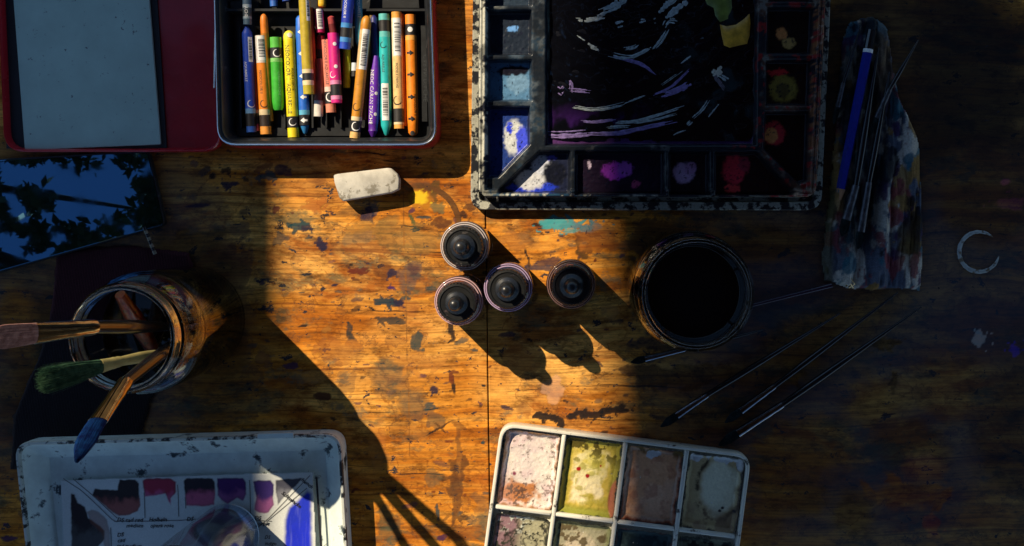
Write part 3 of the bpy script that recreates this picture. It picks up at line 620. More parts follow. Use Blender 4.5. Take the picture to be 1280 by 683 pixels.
# ------------------------------------------------------------------ large palette
PQ = [(599,-80),(1037,-80),(1021,247),(597,247)]      # upper rim
PQ2 = [(592,-80),(1042,-80),(1027,263),(588,263)]     # lower flange
pal = empty('mixing_palette', ctr(PQ), 'large dirty plastic palette with wells and a black mixing area', 'palette')
DIRTYWHITE = plain('dirty_white_plastic', (.52,.52,.43), .4, var=.5, vscale=120, bmp=.15, dirt=(.012,.014,.02), dirt_scale=120, dirt_lo=.46)
loft('flange', PQ2, 20, [(1.5,.0006),(0,.002),(0,.0078),(1.2,.0088),(4,.0086),(10,.0080),(12,.0030)], .0088, DIRTYWHITE, pal, True, True)
ZR, ZF = .0200, .0050
WELLS = [  # polygon, floor colour, blobs of paint and of painted sunlight (x, y, rx, ry, colour)
 ([(608,-55),(664,-55),(664,5),(608,5)], (.03,.05,.08), []),
 ([(608,10),(664,10),(664,67),(608,67)], (.02,.03,.05), [(640,31,6,4,(.05,.12,.25))]),
 ([(608,73),(664,73),(664,125),(608,125)], (.10,.24,.42), [(646,100,14,14,(.18,.34,.52)),(640,85,20,6,(.01,.01,.02))]),  # pale blob: dimly sunlit part of the floor painted in
 ([(608,132),(662,132),(662,180),(622,222),(608,222)], (.02,.05,.25), [(642,170,13,22,(.70,.74,.74)),(646,160,7,7,(.68,.72,.70)),(652,178,8,22,(.02,.03,.25)),(636,158,3,7,(.01,.02,.3))]),  # pale blobs: sunlit strip of the floor painted in
 ([(674,188),(713,188),(713,242),(624,242),(622,238)], (.015,.02,.05), [(664,234,32,6,(.02,.05,.60)),(662,224,19,13,(.66,.68,.72)),(676,205,12,12,(.62,.66,.76)),(690,196,8,3,(.10,.10,.55)),(694,216,15,15,(.008,.01,.02))]),  # pale blobs: sunlit wave of white floor painted in
 ([(719,188),(832,188),(832,244),(719,244)], (.02,.012,.03), [(770,213,17,11,(.12,.015,.16)),(783,210,10,9,(.13,.03,.15)),(797,229,6,5,(.14,.02,.05)),(738,205,2,6,(.3,.2,.35))]),
 ([(837,189),(889,189),(889,245),(837,245)], (.02,.012,.02), [(858,215,14,13,(.17,.11,.17)),(866,210,8,8,(.15,.08,.14))]),
 ([(895,189),(950,189),(998,240),(994,245),(895,245)], (.03,.01,.012), [(922,212,15,18,(.22,.012,.02)),(920,235,10,5,(.30,.02,.02)),(935,205,8,10,(.12,.012,.02))]),
 ([(959,138),(1016,138),(1013,226),(1002,230),(957,186)], (.02,.008,.008), [(972,165,15,15,(.18,.012,.015)),(969,168,8,10,(.48,.10,.03))]),
 ([(960,73),(1018,73),(1016,131),(960,131)], (.03,.012,.01), [(984,108,18,18,(.10,.075,.015)),(978,87,14,4,(.26,.012,.015)),(984,110,9,10,(.04,.03,.01))]),
 ([(962,6),(1021,6),(1019,66),(961,66)], (.02,.012,.01), [(982,38,7,8,(.28,.10,.03)),(992,50,9,7,(.20,.13,.04))]),
 ([(964,-55),(1023,-55),(1021,0),(963,0)], (.03,.02,.015), []),
 ([(682,-60),(950,-60),(948,181),(682,181)], (.008,.009,.014), []),
]
def pal_fn(X, Y):
    Z = ZR-.0070*sstep(8, 11, poly_sdf(X, Y, PQ)); ZT0 = Z.copy(); C = np.zeros(X.shape+(3,))
    n1 = fbm(X/3.6, Y/3.6, 31, 5); n2 = fbm(X/26, Y/26, 37, 4); n3 = fbm(X/2.6, Y/2.6, 41, 3)
    left = sstep(760, 640, X)
    C[:] = np.array((.60,.60,.50)); C = over(C, (.30,.13,.06), sstep(930, 990, X)*.75)
    C = over(C, (.06,.13,.22), sstep(612, 640, X)*sstep(262, 175, Y)*sstep(760, 640, X)*.85)
    C = over(C, (.10,.09,.10), sstep(640, 800, X)*sstep(1000, 900, X)*.7)
    C = over(C, (.05,.055,.05), sstep(.45, .62, fbm(X/16, Y/16, 43))*.75)
    C = over(C, (.012,.013,.02), sstep(.50, .56, n1*.45+n2*.65-.06+.10*sstep(690, 760, X)-.07*sstep(12, 4, X-597)))
    C = over(C, (.02,.07,.13), sstep(606, 616, X)*sstep(780, 690, X)*sstep(.45, .6, n1)*.8)
    C = over(C, (.26,.10,.04), sstep(940, 960, X)*sstep(.45, .58, n1)*.8)
    C = over(C, (.012,.016,.022), sstep(606, 616, X)*sstep(1020, 1008, X)*sstep(244, 236, Y)*(.62+.34*sstep(.38, .56, n2)))
    C = over(C, (.24,.02,.02), sstep(.60, .66, fbm(X/7, Y/7, 47))*sstep(900, 950, X))
    inner = np.full(X.shape, -1e9)
    dmix = None
    for i, (P, fc, blobs) in enumerate(WELLS):
        d = poly_sdf(X, Y, P)+(fbm(X/14, Y/14, 61)-.5)*1.2
        dep = ZF if i < 12 else ZF+.0008
        f = sstep(-1.0, 3.0, d)
        Z = Z-(ZT0-dep)*f
        wall = sstep(.1, 1.5, d)
        C = over(C, tuple(c*.5+.006 for c in fc), wall*sstep(.40, .55, n1+.12))
        C = over(C, (.012,.014,.02), wall*.75)
        fl = sstep(2.0, 4.5, d); C = over(C, fc, fl)
        for (bx, by, rx, ry, bc) in blobs:
            dd = np.hypot((X-bx+(n1-.5)*7)/rx, (Y-by+(fbm(X/5, Y/5, 77)-.5)*7)/ry)
            C = over(C, bc if max(bc) > .5 or max(bc) < .03 else tuple(min(.9, v_*3.6) for v_ in bc), sstep(1.15, .85, dd)*fl)
        if i < 12:
            C = over(C, (.01,.012,.03), fl*sstep(.70, .74, n3)*.9)
            Z = Z+fl*(n1-.5)*.0008
        else:
            dmix = d
            # rim of the black pool shows diluted violet and green
            C = over(C, (.10,.035,.16), fl*sstep(16, 3, d)*sstep(110, 165, Y)*sstep(.40, .60, n2+.1))
            C = over(C, (.20,.26,.20), fl*sstep(9, 2, d)*sstep(760, 690, X)*sstep(100, 60, Y)*.8)
    rim = poly_sdf(X, Y, PQ)
    Z = np.where(dmix > 3, Z+(fbm(X/18, Y/9, 83)-.5)*.0012, Z)
    Z = Z+(n3-.5)*.00025
    # double ridge of the outer edge
    Z = Z-.0016*np.exp(-((rim-5.2)/1.1)**2)
    Z = Z-.0018*sstep(2.2, 0, rim)
    return Z, C
PALM = attr_mat('palette_plastic', .28, .3, 700, speck=(.012,.013,.02), speck_scale=330, speck_lo=.655, bmp=.2)
height_grid('tray', 592, -82, 1042, 250, 1.25, pal_fn, ZR, PALM, pal, keep=lambda X, Y: poly_sdf(X, Y, [(p.x, p.y) for p in outline(PQ, 16, 0)]))
loft('tray_skirt', PQ, 16, [(.2,.0075),(.2,.0182)], ZR, DIRTYWHITE, pal, False, False)
# thick wet paint in the mixing area: a body of ink with brush ridges coloured pale for sky glints, and coloured dabs
INK = plain('wet_black_ink', (.006,.007,.010), .12, var=.3, vscale=120, bmp=.35, coat=.6)
def ink_fn(X, Y):
    cx, cyy = 790, -30
    ang = np.arctan2(Y-cyy, X-cx); rr = np.hypot(X-cx, (Y-cyy)*1.15)+(fbm(X/40, Y/40, 5)-.5)*24
    Z = .0066+.0007*np.sin(rr/4.2+ang*3)*sstep(.42, .62, fbm(X/50, Y/50, 91))+(fbm(X/7, Y/7, 95)-.5)*.0009+(fbm(X/30, Y/30, 96)-.5)*.0012
    C = np.zeros(X.shape+(3,))+np.array((.003,.0035,.006))
    C = over(C, (.045,.012,.11), sstep(.5, .68, fbm(X/28, Y/28, 99))*sstep(120, 170, Y)*sstep(840, 760, X))
    C = over(C, (.012,.03,.035), sstep(.55, .7, fbm(X/35, Y/35, 102))*sstep(840, 880, X))
    return Z, C
INKM = attr_mat('wet_ink', .10, .2, 300, bmp=.2, coat=.5)
INKM.node_tree.nodes['Principled BSDF'].inputs['Roughness'].default_value = .06
height_grid('ink_pool', 686, -56, 946, 178, 1.6, ink_fn, .0066, INKM, pal, keep=lambda X, Y: poly_sdf(X, Y, [(p.x, p.y) for p in outline([(687,-55),(946,-55),(944,177),(687,177)], 12, 0)])+(fbm(X/12, Y/12, 3)-.5)*3)
STREAK = plain('grey_sky_glint', (.34,.39,.38), .25, var=.5, vscale=400, bmp=.3, coat=.3)  # pale grey puts sky glints on wet ink into the colour
SKY_GLINT_V = plain('violet_sky_glint', (.22,.16,.36), .25, var=.5, vscale=400, bmp=.3, coat=.3)  # violet tone for more of the painted glints
def streak(pts, w, m):
    q_ = random.Random(int(pts[0][0]*31+pts[0][1]))
    for k_ in range(4 if w >= 3 else 2):
        ox, oy = q_.gauss(0, w*.42), q_.gauss(0, w*.42); e0, e1 = q_.uniform(-.25, .25), q_.uniform(-.3, .3)
        P_ = [(x+ox, y+oy) for x, y in pts]; d0 = (P_[1][0]-P_[0][0], P_[1][1]-P_[0][1]); d1 = (P_[-1][0]-P_[-2][0], P_[-1][1]-P_[-2][1])
        P_[0] = (P_[0][0]+d0[0]*e0, P_[0][1]+d0[1]*e0); P_[-1] = (P_[-1][0]+d1[0]*e1, P_[-1][1]+d1[1]*e1)
        strand(P_, w*q_.uniform(.25, .6), m)
def strand(pts, w, m):
    pts = [at(x, y, .0071) for x, y in pts]; n = 16; P = []
    for i in range(n+1):
        t = i/n*(len(pts)-1); k = min(int(t), len(pts)-2); u = t-k
        p0, p1, p2, p3 = pts[max(k-1, 0)], pts[k], pts[k+1], pts[min(k+2, len(pts)-1)]
        P.append(.5*((2*p1)+(p2-p0)*u+(2*p0-5*p1+4*p2-p3)*u*u+(3*p1-p0-3*p2+p3)*u**3))
    r = random.Random(int(pts[0].x*1e5))
    R = [w*1.25*S*.5*(math.sin(math.pi*(.06+.88*i/n))**.6)*r.uniform(.35, 1.2) for i in range(n+1)]
    tube('paint_glint_ridge', P, R, m, pal, 8, .28)
for pts, w, m in [
 ([(725,24),(740,24),(756,21)], 5, STREAK), ([(751,14),(765,9),(776,3),(777,-6)], 9, STREAK), ([(770,30),(778,28)], 7, STREAK), ([(726,49),(736,57),(748,62)], 5, STREAK),
 ([(766,68),(785,71),(803,64),(812,60)], 6, STREAK), ([(782,61),(790,60),(797,57)], 4, STREAK), ([(815,62),(822,54),(829,42)], 4, STREAK), ([(830,33),(835,25),(843,26)], 5, STREAK),
 ([(826,18),(838,8),(852,-2)], 13, STREAK), ([(801,26),(806,26)], 4, STREAK), ([(817,25),(820,25)], 4, STREAK), ([(772,72),(800,80),(818,92)], 3.5, SKY_GLINT_V), ([(853,77),(862,70)], 3, STREAK),
 ([(820,118),(840,108),(857,92)], 4, SKY_GLINT_V), ([(828,107),(848,93)], 2.5, STREAK), ([(700,113),(703,115)], 8, SKY_GLINT_V), ([(712,100),(713,114)], 3, SKY_GLINT_V), ([(714,112),(734,114)], 3, SKY_GLINT_V),
 ([(721,134),(740,137),(760,135),(780,130)], 3.5, STREAK), ([(784,128),(803,121)], 3, STREAK), ([(726,152),(742,153),(768,150)], 3, SKY_GLINT_V), ([(765,154),(800,151),(845,137)], 3.2, STREAK), ([(793,155),(820,150),(842,144)], 3, STREAK),
 ([(762,158),(786,157)], 3, STREAK), ([(735,166),(770,166),(800,160),(835,152)], 5, SKY_GLINT_V), ([(690,168),(712,168),(735,166)], 7, SKY_GLINT_V), ([(868,145),(878,136),(884,127)], 3, STREAK), ([(886,146),(896,134)], 2.5, STREAK),
 ([(842,168),(855,163)], 2.5, STREAK), ([(860,157),(864,153)], 3, STREAK), ([(891,92),(898,84)], 8, plain('pale_cream_paint', (.5,.46,.36), .3)), ([(902,96),(908,99)], 4, STREAK), ([(895,98),(906,113)], 4, plain('grey_mauve_paint', (.12,.10,.12), .3)),
 ([(829,118),(846,112),(860,104)], 6, SKY_GLINT_V)]: streak(pts, w, m)
def dab(name, P, z, m, parent):
    c = at(sum(p[0] for p in P)/len(P), sum(p[1] for p in P)/len(P), z)
    V = [at(x, y, z-.0008) for x, y in P]+[at(x, y, z-.0008).lerp(c, .18)+Vector((0, 0, .0008)) for x, y in P]; n = len(P)
    return mesh(name, V, [(i, (i+1) % n, n+(i+1) % n, n+i) for i in range(n)][::1]+[tuple(range(n, 2*n))], m, parent)
OCHP = plain('ochre_paint', (.70,.36,.035), .35, var=.45, vscale=130, bmp=.4, coat=.2)
dab('ochre_dab', [(900,31),(908,33),(920,31),(930,24),(937,17),(938,30),(937,45),(934,55),(924,57),(912,60),(905,57),(902,45)][::-1], .0082, OCHP, pal)
GRNP = plain('moss_green_paint', (.17,.21,.035), .4, var=.5, vscale=140, bmp=.4)
dab('green_dab', [(878,-8),(900,-10),(914,-6),(915,10),(910,24),(900,28),(894,20),(892,10),(884,6)][::-1], .0080, GRNP, pal)

# ------------------------------------------------------------------ eraser
EM = plain('worn_eraser', (.55,.53,.46), .75, var=.28, vscale=90, bmp=.5, dirt=(.24,.22,.17), dirt_scale=120, dirt_lo=.555)
EQ = [(416.5,219),(421,217.5),(484,210),(489,210.5),(497,217.5),(499.5,224),(499,237),(490,241.5),(429,252),(424,248),(417.5,228)]
er = loft('eraser', EQ, 1.5, [(2.2,.0004),(1.0,.0016),(.3,.006),(0,.0112),(.9,.0124),(2.2,.0128)], .0128, EM, None, n=2, sharp=60); tag(er, 'worn off-white eraser lying by the brown ring stain', 'eraser')

# ------------------------------------------------------------------ ink bottles
def bottle(label, px, py, tint, bulb_off=(0, 0), capcol=(.010,.011,.012), bulb=1.0):
    c = at(px, py, .044); c.z = 0
    root = empty('ink_bottle', c, label, 'bottle', 'ink bottles with droppers')
    G = glass('ink_glass_%d' % int(px), tint, .0, 1.45, .90)
    R = .0178; p = lambda L: [(r, z+.0006) for r, z in L]
    lathe('glass_body', p([(.004,.0),(R-.002,0),(R-.0004,.0012),(R,.003),(R,.036),(R-.0003,.0395),(R-.0016,.0425),(R-.0042,.0440),(.0130,.0448),(.0128,.0478),(.0108,.0478),(.0108,.0440),(.0134,.0425),(.0125,.0405),(.0118,.036),(.0118,.0060),(.0110,.0050),(.004,.0048)]), c, G, root, 64, sharp=80)
    GB = glass('glint_glass_%d' % int(px), tint, .1, 1.45, .35)  # pale rings added for bright lines of refracted light
    for rb_, zb2 in ((R-.0011, .0428), (.0153, .0452)):
        V_ = []; F_ = []
        for i in range(64):
            a_ = 2*math.pi*i/64
            for j in range(6):
                q_ = 2*math.pi*j/6; V_.append(c+Vector(((rb_+.00042*math.cos(q_))*math.cos(a_), (rb_+.00042*math.cos(q_))*math.sin(a_), zb2+.00042*math.sin(q_))))
                F_.append((i*6+j, ((i+1) % 64)*6+j, ((i+1) % 64)*6+(j+1) % 6, i*6+(j+1) % 6))
        mesh('glint_ring', V_, F_, GB, root)
    ink = plain('ink_%d' % int(px), tuple(t*.03 for t in tint), .1, var=.2)
    lathe('ink', p([(.002,.0050),(.0108,.0052),(.0116,.0062),(.0116,.031),(.002,.031)]), c, ink, root, 40)
    CAP = plain('cap_plastic_%d' % int(px), capcol, .38, var=.4, vscale=220, bmp=.2, dirt=tuple(.01+t_*.06 for t_ in tint), dirt_scale=100+px*.13, dirt_lo=.59)
    # ribbed screw cap
    V = []; F = []; n = 72; prof = [(.0139,.0462),(.0141,.047),(.0141,.0565),(.0134,.0582),(.0118,.0584),(.0112,.0576),(.0084,.0576)]
    for k, (r, z) in enumerate(prof):
        for i in range(n):
            a = 2*math.pi*i/n; q = r-(.00045 if (i % 2 and 0 < k < 4) else 0); V.append(c+Vector((q*math.cos(a), q*math.sin(a), z)))
    for k in range(len(prof)-1):
        for i in range(n):
            j = (i+1) % n; F.append((k*n+i, k*n+j, (k+1)*n+j, (k+1)*n+i))
    F.append([(len(prof)-1)*n+i for i in range(n)]); F.append(list(range(n))[::-1])
    mesh('screw_cap', V, F, CAP, root, True, 30)
    RUB = plain('black_rubber', (.014,.015,.017), .33, var=.3, vscale=260, bmp=.2, dirt=(.08,.07,.07), dirt_scale=200, dirt_lo=.64)
    lathe('dropper_bulb', [(r_*bulb, .0577+(z_-.0577)*bulb) for r_, z_ in [(.0086,.0577),(.0088,.0590),(.0078,.0602),(.0060,.0608),(.0050,.0622),(.0049,.0650),(.0051,.0700),(.0048,.0735),(.0036,.0762),(.0018,.0774),(.0004,.0776)]], c, RUB, root, 40, sharp=60)
bottle('clear-walled ink bottle nearest the eraser and the brown ring stain', 580.5, 308, (.88,.76,.72), bulb=1.04)
bottle('ink bottle with pink-red glass edge, corner of the trio far from the eraser', 573, 377, (.88,.58,.62), bulb=.94)
bottle('purple-edged ink bottle between its two trio mates and the lone bottle', 635, 360, (.70,.52,.80))
bottle('lone dark ink bottle beside the large jar', 714, 356, (.42,.24,.20), capcol=(.010,.010,.012))

# ------------------------------------------------------------------ jars
CLEAR = glass('jar_glass', (.93,.96,.94))
def jar(name, label, c, R, rn, hgt, level, liquid_mat, rib=True):
    c = Vector((c.x, c.y, 0)); root = empty(name, c, label, 'jar')
    t = .0028; e = .0006
    outer = [(R*.45,e+.0018),(R*.80,e),(R-.003,e+.0004),(R-.0006,e+.003),(R,e+.007),(R,hgt*.70),(R-.0008,hgt*.76),(R-.004,hgt*.81),(rn+.0012,hgt*.845),(rn,hgt*.86),(rn+.0004,hgt*.89),(rn+.0018,hgt*.897),(rn+.0018,hgt*.907),(rn+.0002,hgt*.915),(rn+.0002,hgt*.938),(rn+.0018,hgt*.945),(rn+.0018,hgt*.955),(rn+.0002,hgt*.962),(rn,hgt*.985),(rn-.0007,hgt*.997),(rn-.0016,hgt)]
    inner = [(rn-t+.0003,hgt*.996),(rn-t-.0004,hgt*.985),(rn-t,hgt*.86),(R-.006,hgt*.80),(R-t-.0005,hgt*.75),(R-t,hgt*.70),(R-t,.012),(R-.006,.006),(R*.45,.0052)]
    gw = gw = lathe('glass_wall', outer+inner, c, CLEAR, root, 96, sharp=80)
    z = hgt*level
    rr = R-t-.0003
    lq = [(.001,.0056),(R*.45,.0056),(R-.0065,.0064),(rr,.0124),(rr,min(z, hgt*.70))]
    if z > hgt*.86: lq += [(R-.0062,hgt*.80),(rn-t-.0003,hgt*.862),(rn-t-.0003,z-.0006),(rn-t-.0012,z-.0003),(.001,z-.0003)]
    else: lq += [(rr-.0008,z-.0003),(.001,z-.0003)]
    lathe('liquid', lq, c, liquid_mat, root, 72, sharp=50)
    return root, c
DARKWATER = plain('black_ink_water', (.004,.005,.006), .04, var=.1, vscale=30, bmp=0, spec=.35)
c2 = at(860, 362, .045)
jar('ink_jar', 'large glass jar filled with black ink water, to the side of the lone bottle', c2, .0415, .0370, .092, .90, DARKWATER)
WATER, nt, b = new_mat('murky_paint_water')
n_ = noise(nt, mapping(nt), 40, 4); nt.links.new(ramp(nt, n_, [(.3, (.010,.006,.005)), (.7, (.022,.010,.007))]), b.inputs['Base Color']); b.inputs['Roughness'].default_value = .03
rimc = at(151, 424, .135); c1 = Vector((rimc.x, rimc.y, 0))
jar('brush_jar', 'tall glass jar of murky water holding upturned brushes', c1, .0405, .0335, .135, .55, WATER)

# ------------------------------------------------------------------ brushes
FERR_G = plain('gold_ferrule', (.58,.40,.20), .12, 1.0, var=.3, vscale=150, bmp=.1)
FERR_S = plain('silver_ferrule', (.26,.27,.30), .2, 1.0, var=.35, vscale=200, bmp=.1)
def bristle_mat(name, c0, c1, rough=.6):
    m, nt, b = new_mat(name); v = mapping(nt)
    n = noise(nt, v, 220, 6, .7); nt.links.new(ramp(nt, n, [(.35, c0), (.65, c1)]), b.inputs['Base Color']); b.inputs['Roughness'].default_value = rough; b.inputs['Specular IOR Level'].default_value = .08; bump(nt, n, b, .6, .0006)
    return m
def bristles(name, A, d, side, L, w0, wm, w1, th, m, parent, n=420, seed=1, curve=(0, 0, 0), fuzz=0.0):
    """a tuft of separate tapered hairs from A along d"""
    r = random.Random(seed); d = d.normalized(); side = side.normalized(); nrm = side.cross(d).normalized(); cv = Vector(curve)
    V = []; F = []
    for k in range(n):
        gz = (r.gauss(0, fuzz*.0011), r.gauss(0, fuzz*.0011)); u = r.uniform(-1, 1); q = r.uniform(-1, 1)*math.sqrt(max(0, 1-u*u)); ln = L*(1-.10*abs(u)**2-.05*r.random())
        ph = r.uniform(-1, 1)*fuzz; hr = r.uniform(.00008, .00022)
        prev = None
        for i in range(6):
            t = i/5; w = (w0+(wm-w0)*math.sin(min(1, t*1.6)*math.pi/2)) if t < .62 else wm+(w1-wm)*((t-.62)/.38)**1.3
            tt = th*(1-.45*t*t)
            p = A+d*(ln*t)+side*(u*w+ph*t*w)+nrm*(q*tt+gz[0]*t)+side*(gz[1]*t)+cv*(t*t)
            h = hr*(1-.75*t**3); b = len(V)
            V += [p+side*h, p-side*h*.5+nrm*h*.9, p-side*h*.5-nrm*h*.9]
            if prev is not None:
                for j in range(3): F.append((prev+j, prev+(j+1) % 3, b+(j+1) % 3, b+j))
            prev = b
    o = mesh(name, V, F, m, parent); return o
def brush(label, name, P0, P1, P2, w_f, flatf, ferr, hmat, bm, L, spread, group, hr=None, handle_end=None, seed=1, curve=(0, 0, 0), fuzz=.0, w1=.25, n=420, side=None, handle_z=None):
    """P0 handle end, P1 start of ferrule, P2 end of ferrule (bristles begin), L bristle length"""
    P0, P1, P2 = Vector(P0), Vector(P1), Vector(P2); d = (P2-P1).normalized()
    root = empty(name, P1, label, 'brush', group)
    hr = hr or w_f*.85
    hd = (P1-P0); nseg = 8
    tube('handle', [P0+hd*(i/nseg) for i in range(nseg+1)], [hr*f for f in (.22,.42,.55,.68,.85,1.02,1.08,1.0,.9)], hmat, root, 14)
    s = side or d.cross(Vector((0, 0, 1)))
    upv = s.normalized().cross(d)
    m = 9
    pr = [P1+(P2-P1)*(i/m) for i in range(m+1)]; rd = [w_f*(.92+(.28 if flatf < 1 else .05)*(i/m)**1.2)*(1.07 if i in (1, 3) else 1) for i in range(m+1)]
    V = []; F = []; q = 18
    for i in range(m+1):
        fl = 1+(flatf-1)*(i/m)
        for j in range(q):
            a = 2*math.pi*j/q; V.append(pr[i]+(s.normalized()*math.cos(a)+upv*(math.sin(a)*fl))*rd[i])
    for i in range(m):
        for j in range(q): F.append((i*q+j, i*q+(j+1) % q, (i+1)*q+(j+1) % q, (i+1)*q+j))
    F.append(list(range(q))[::-1]); F.append([m*q+j for j in range(q)])
    mesh('ferrule', V, F, ferr, root, True, 35)
    w2 = rd[-1]*.92
    bristles('bristles', P2-d*.001, d, s, L, w2, w2*spread, w2*w1, w2*flatf*.95, bm, root, n, seed, curve, fuzz)
    return root
RED_H = plain('red_orange_handle', (.85,.09,.015), .3, var=.5, vscale=160, coat=.4, dirt=(.02,.008,.006), dirt_scale=90, dirt_lo=.55)
BLK_H = plain('black_handle', (.008,.008,.010), .22, var=.3, vscale=90, coat=.3, dirt=(.05,.05,.05), dirt_scale=120, dirt_lo=.66)
NAT_H = plain('raw_wood_handle', (.34,.28,.10), .6, var=.35, vscale=120)
B_PINK = bristle_mat('pink_bristles', (.26,.12,.10), (.55,.30,.25))
B_GREEN = bristle_mat('green_bristles', (.012,.05,.03), (.08,.16,.09))
B_BLUE = bristle_mat('blue_bristles', (.002,.004,.05), (.005,.04,.15))
B_DARK = bristle_mat('dark_bristles', (.010,.014,.014), (.03,.05,.05))
GJ = 'upturned brushes in the brush jar'
def inj(dx, dy, z): return (c1.x+dx, c1.y+dy, z)
brush('flat brush with pink bristles and gold ferrule leaning out of the jar', 'paintbrush', inj(.012,-.004,.018), at(117,409,.215), at(44,417,.255), .0047, .42, FERR_G, BLK_H, B_PINK, .040, 1.08, GJ, n=1500, w1=.55, seed=2, fuzz=.15)
brush('bushy brush with green bristles on raw wooden handle in the jar', 'paintbrush', inj(.030,-.010,.095), at(150,452,.160), at(126,458,.175), .0034, .6, NAT_H, NAT_H, B_GREEN, .048, .95, GJ, n=1900, fuzz=1.2, w1=.8, seed=3, hr=.0032)
brush('brush with wet blue bristles and gold ferrule hanging over the jar rim', 'paintbrush', inj(.022,.008,.020), at(157,478,.195), at(122,527,.232), .0044, .5, FERR_G, BLK_H, B_BLUE, .034, 1.0, GJ, n=1400, w1=.35, seed=4, fuzz=.12, curve=(.002,-.002,.0))
# red wooden stick soaking in the jar, top end bare above the water
st = empty('paint_stick', inj(.012,.02,.02), 'glossy red-orange stick soaking inside the brush jar', 'stick')
tube('shaft', [at(150,368,.114), at(168,398,.098), at(192,438,.070)], [.0034,.0060,.0048], RED_H, st, 14)
GR = 'brushes lying on the dark end of the table'
zb_ = .0040
def lying(label, pts, w_f, L, bm, seed, hr=None, n=300):
    (x0, y0), (x1, y1), (x2, y2) = pts
    brush(label, 'paintbrush', at(x0, y0, zb_), at(x1, y1, zb_), at(x2, y2, zb_), w_f, .7, FERR_S, BLK_H, bm, L, 1.05, GR, seed=seed, hr=hr, n=n, w1=.35)
lying('dark brush with teal-grey bristles pointing at the pan palette corner', [(1152,384),(978,506),(922,542)], .0030, .018, B_DARK, 11)
lying('middle brush of the three parallel dark brushes', [(1122,366),(968,483),(926,514)], .0026, .016, B_DARK, 12)
lying('dark brush of the parallel three that lies closest to the ink jar', [(1050,392),(884,494),(846,520)], .0026, .016, B_DARK, 13)
lying('short dark brush tucked under the side of the ink jar', [(956,412),(856,437),(806,449)], .0022, .012, B_DARK, 14)
pk = empty('thin_stick', at(990,370,.003), 'thin dark violet stick between ink jar and rag', 'stick')
VIOH = plain('violet_black_handle', (.03,.012,.03), .25, coat=.3)
tube('shaft', [at(940,382,.003), at(1040,357,.003)], [.0014,.0019], VIOH, pk, 10)
lathe('end_cap', [(.0015,0),(.0016,.001),(.0015,.003)], at(940,382,.003)+Vector((-.003,-.0007,0)), FERR_S, pk, 10, at(1040,357,.003)-at(940,382,.003))

# ------------------------------------------------------------------ rag with pencil and brushes on it
RAGP = [(1060,28),(1075,22),(1092,20),(1102,24),(1112,36),(1116,58),(1120,90),(1126,120),(1140,150),(1152,178),(1154,230),(1156,290),(1156,330),(1152,364),(1120,362),(1090,364),(1060,360),(1032,352),(1028,320),(1034,270),(1040,210),(1046,150),(1050,90),(1054,50)]
def rag_fn(X, Y):
    u = X+(Y-190)*.06
    f1 = fbm(u/15, Y/120, 201, 4); f2 = fbm(u/6, Y/60, 205, 3)
    d = poly_sdf(X, Y, RAGP)
    Z = .0009+(.0120*np.abs(f1-.5)*2+.0040*f2+.003*sstep(0, 30, d)*fbm(X/30, Y/40, 207))*sstep(-2, 6, d)
    C = np.zeros(X.shape+(3,))+np.array((.60,.55,.46))
    for k, (rgb, s, lo, sd) in enumerate([((.03,.06,.13), 26, .52, 211), ((.03,.13,.18), 20, .57, 212), ((.32,.17,.03), 22, .58, 213), ((.26,.05,.06), 18, .60, 214), ((.05,.015,.08), 16, .62, 217), ((.006,.006,.009), 30, .52, 215)]):
        C = over(C, rgb, sstep(lo, lo+.05, fbm(X/s, Y/s*.6, sd, 6))*.85)
    C = over(C, (.008,.008,.012), sstep(1118, 1096, X+(Y-200)*.10)*sstep(1046, 1054, X)*sstep(40, 70, Y)*sstep(330, 300, Y)*.75)
    C = over(C, (.26,.15,.03), np.exp(-((X-1135)/12)**2-((Y-310)/22)**2)*.6)
    C = over(C, (.20,.14,.09), np.exp(-((X-1105)/9)**2-((Y-70)/40)**2)*.8)
    C = over(C, (.16,.14,.05), sstep(1046, 1038, X)*.6)
    return Z, C*(.75+.5*fbm(X/3, Y/3, 221))[..., None]
RAGM = attr_mat('paint_rag_cloth', .9, .45, 900, bmp=.6)
rag = height_grid('paint_rag', 1020, 14, 1164, 370, 1.5, rag_fn, .006, RAGM, None, keep=lambda X, Y: poly_sdf(X, Y, RAGP)+(fbm(X/10, Y/10, 225)-.5)*5)
md = rag.modifiers.new('thick', 'SOLIDIFY'); md.thickness = .0007; md.offset = -1
tag(rag, 'crumpled cloth rag smeared with many dried paint colours', 'rag')
pe = empty('pencil', at(1068,150,.010), 'blue pencil with black end and white ring on the rag', 'pencil')
zp = .0135; pa, pb = at(1090,38,zp), at(1046,262,zp-.004)
def pseg(nm, t0, t1, r0, r1, m, seg=6):
    tube(nm, [pa.lerp(pb, t0), pa.lerp(pb, t1)], [r0, r1], m, pe, seg, sharp=20)
pseg('end_grip', 0, .105, .0036, .0036, BLK_H, 12); pseg('ring', .106, .125, .0037, .0037, WHITE_PAINT, 12)
pseg('shaft', .126, .885, .0036, .0036, plain('blue_lacquer', (.012,.025,.26), .25, var=.15, coat=.4)); pseg('sharpened_cone', .8855, .975, .0035, .0012, plain('cut_wood', (.42,.20,.09), .7), 12); pseg('lead', .9755, 1, .0011, .0003, plain('blue_lead', (.02,.03,.2), .4), 8)
FERR_D = plain('tarnished_ferrule', (.10,.10,.11), .35, .6, var=.6, vscale=300, bmp=.2)
def onrag(label, pts, w_f, L, seed):
    (x0, y0), (x1, y1), (x2, y2) = pts; z = .0125
    brush(label, 'paintbrush', at(x0, y0, z), at(x1, y1, z), at(x2, y2, z-.001), w_f, .8, FERR_D, BLK_H, B_DARK, L, 1.05, 'brushes lying on the rag', seed=seed, n=220, w1=.4)
onrag('slim black brush crossing the rag from its narrow end', [(1148,50),(1112,112),(1096,148)], .0020, .016, 21)
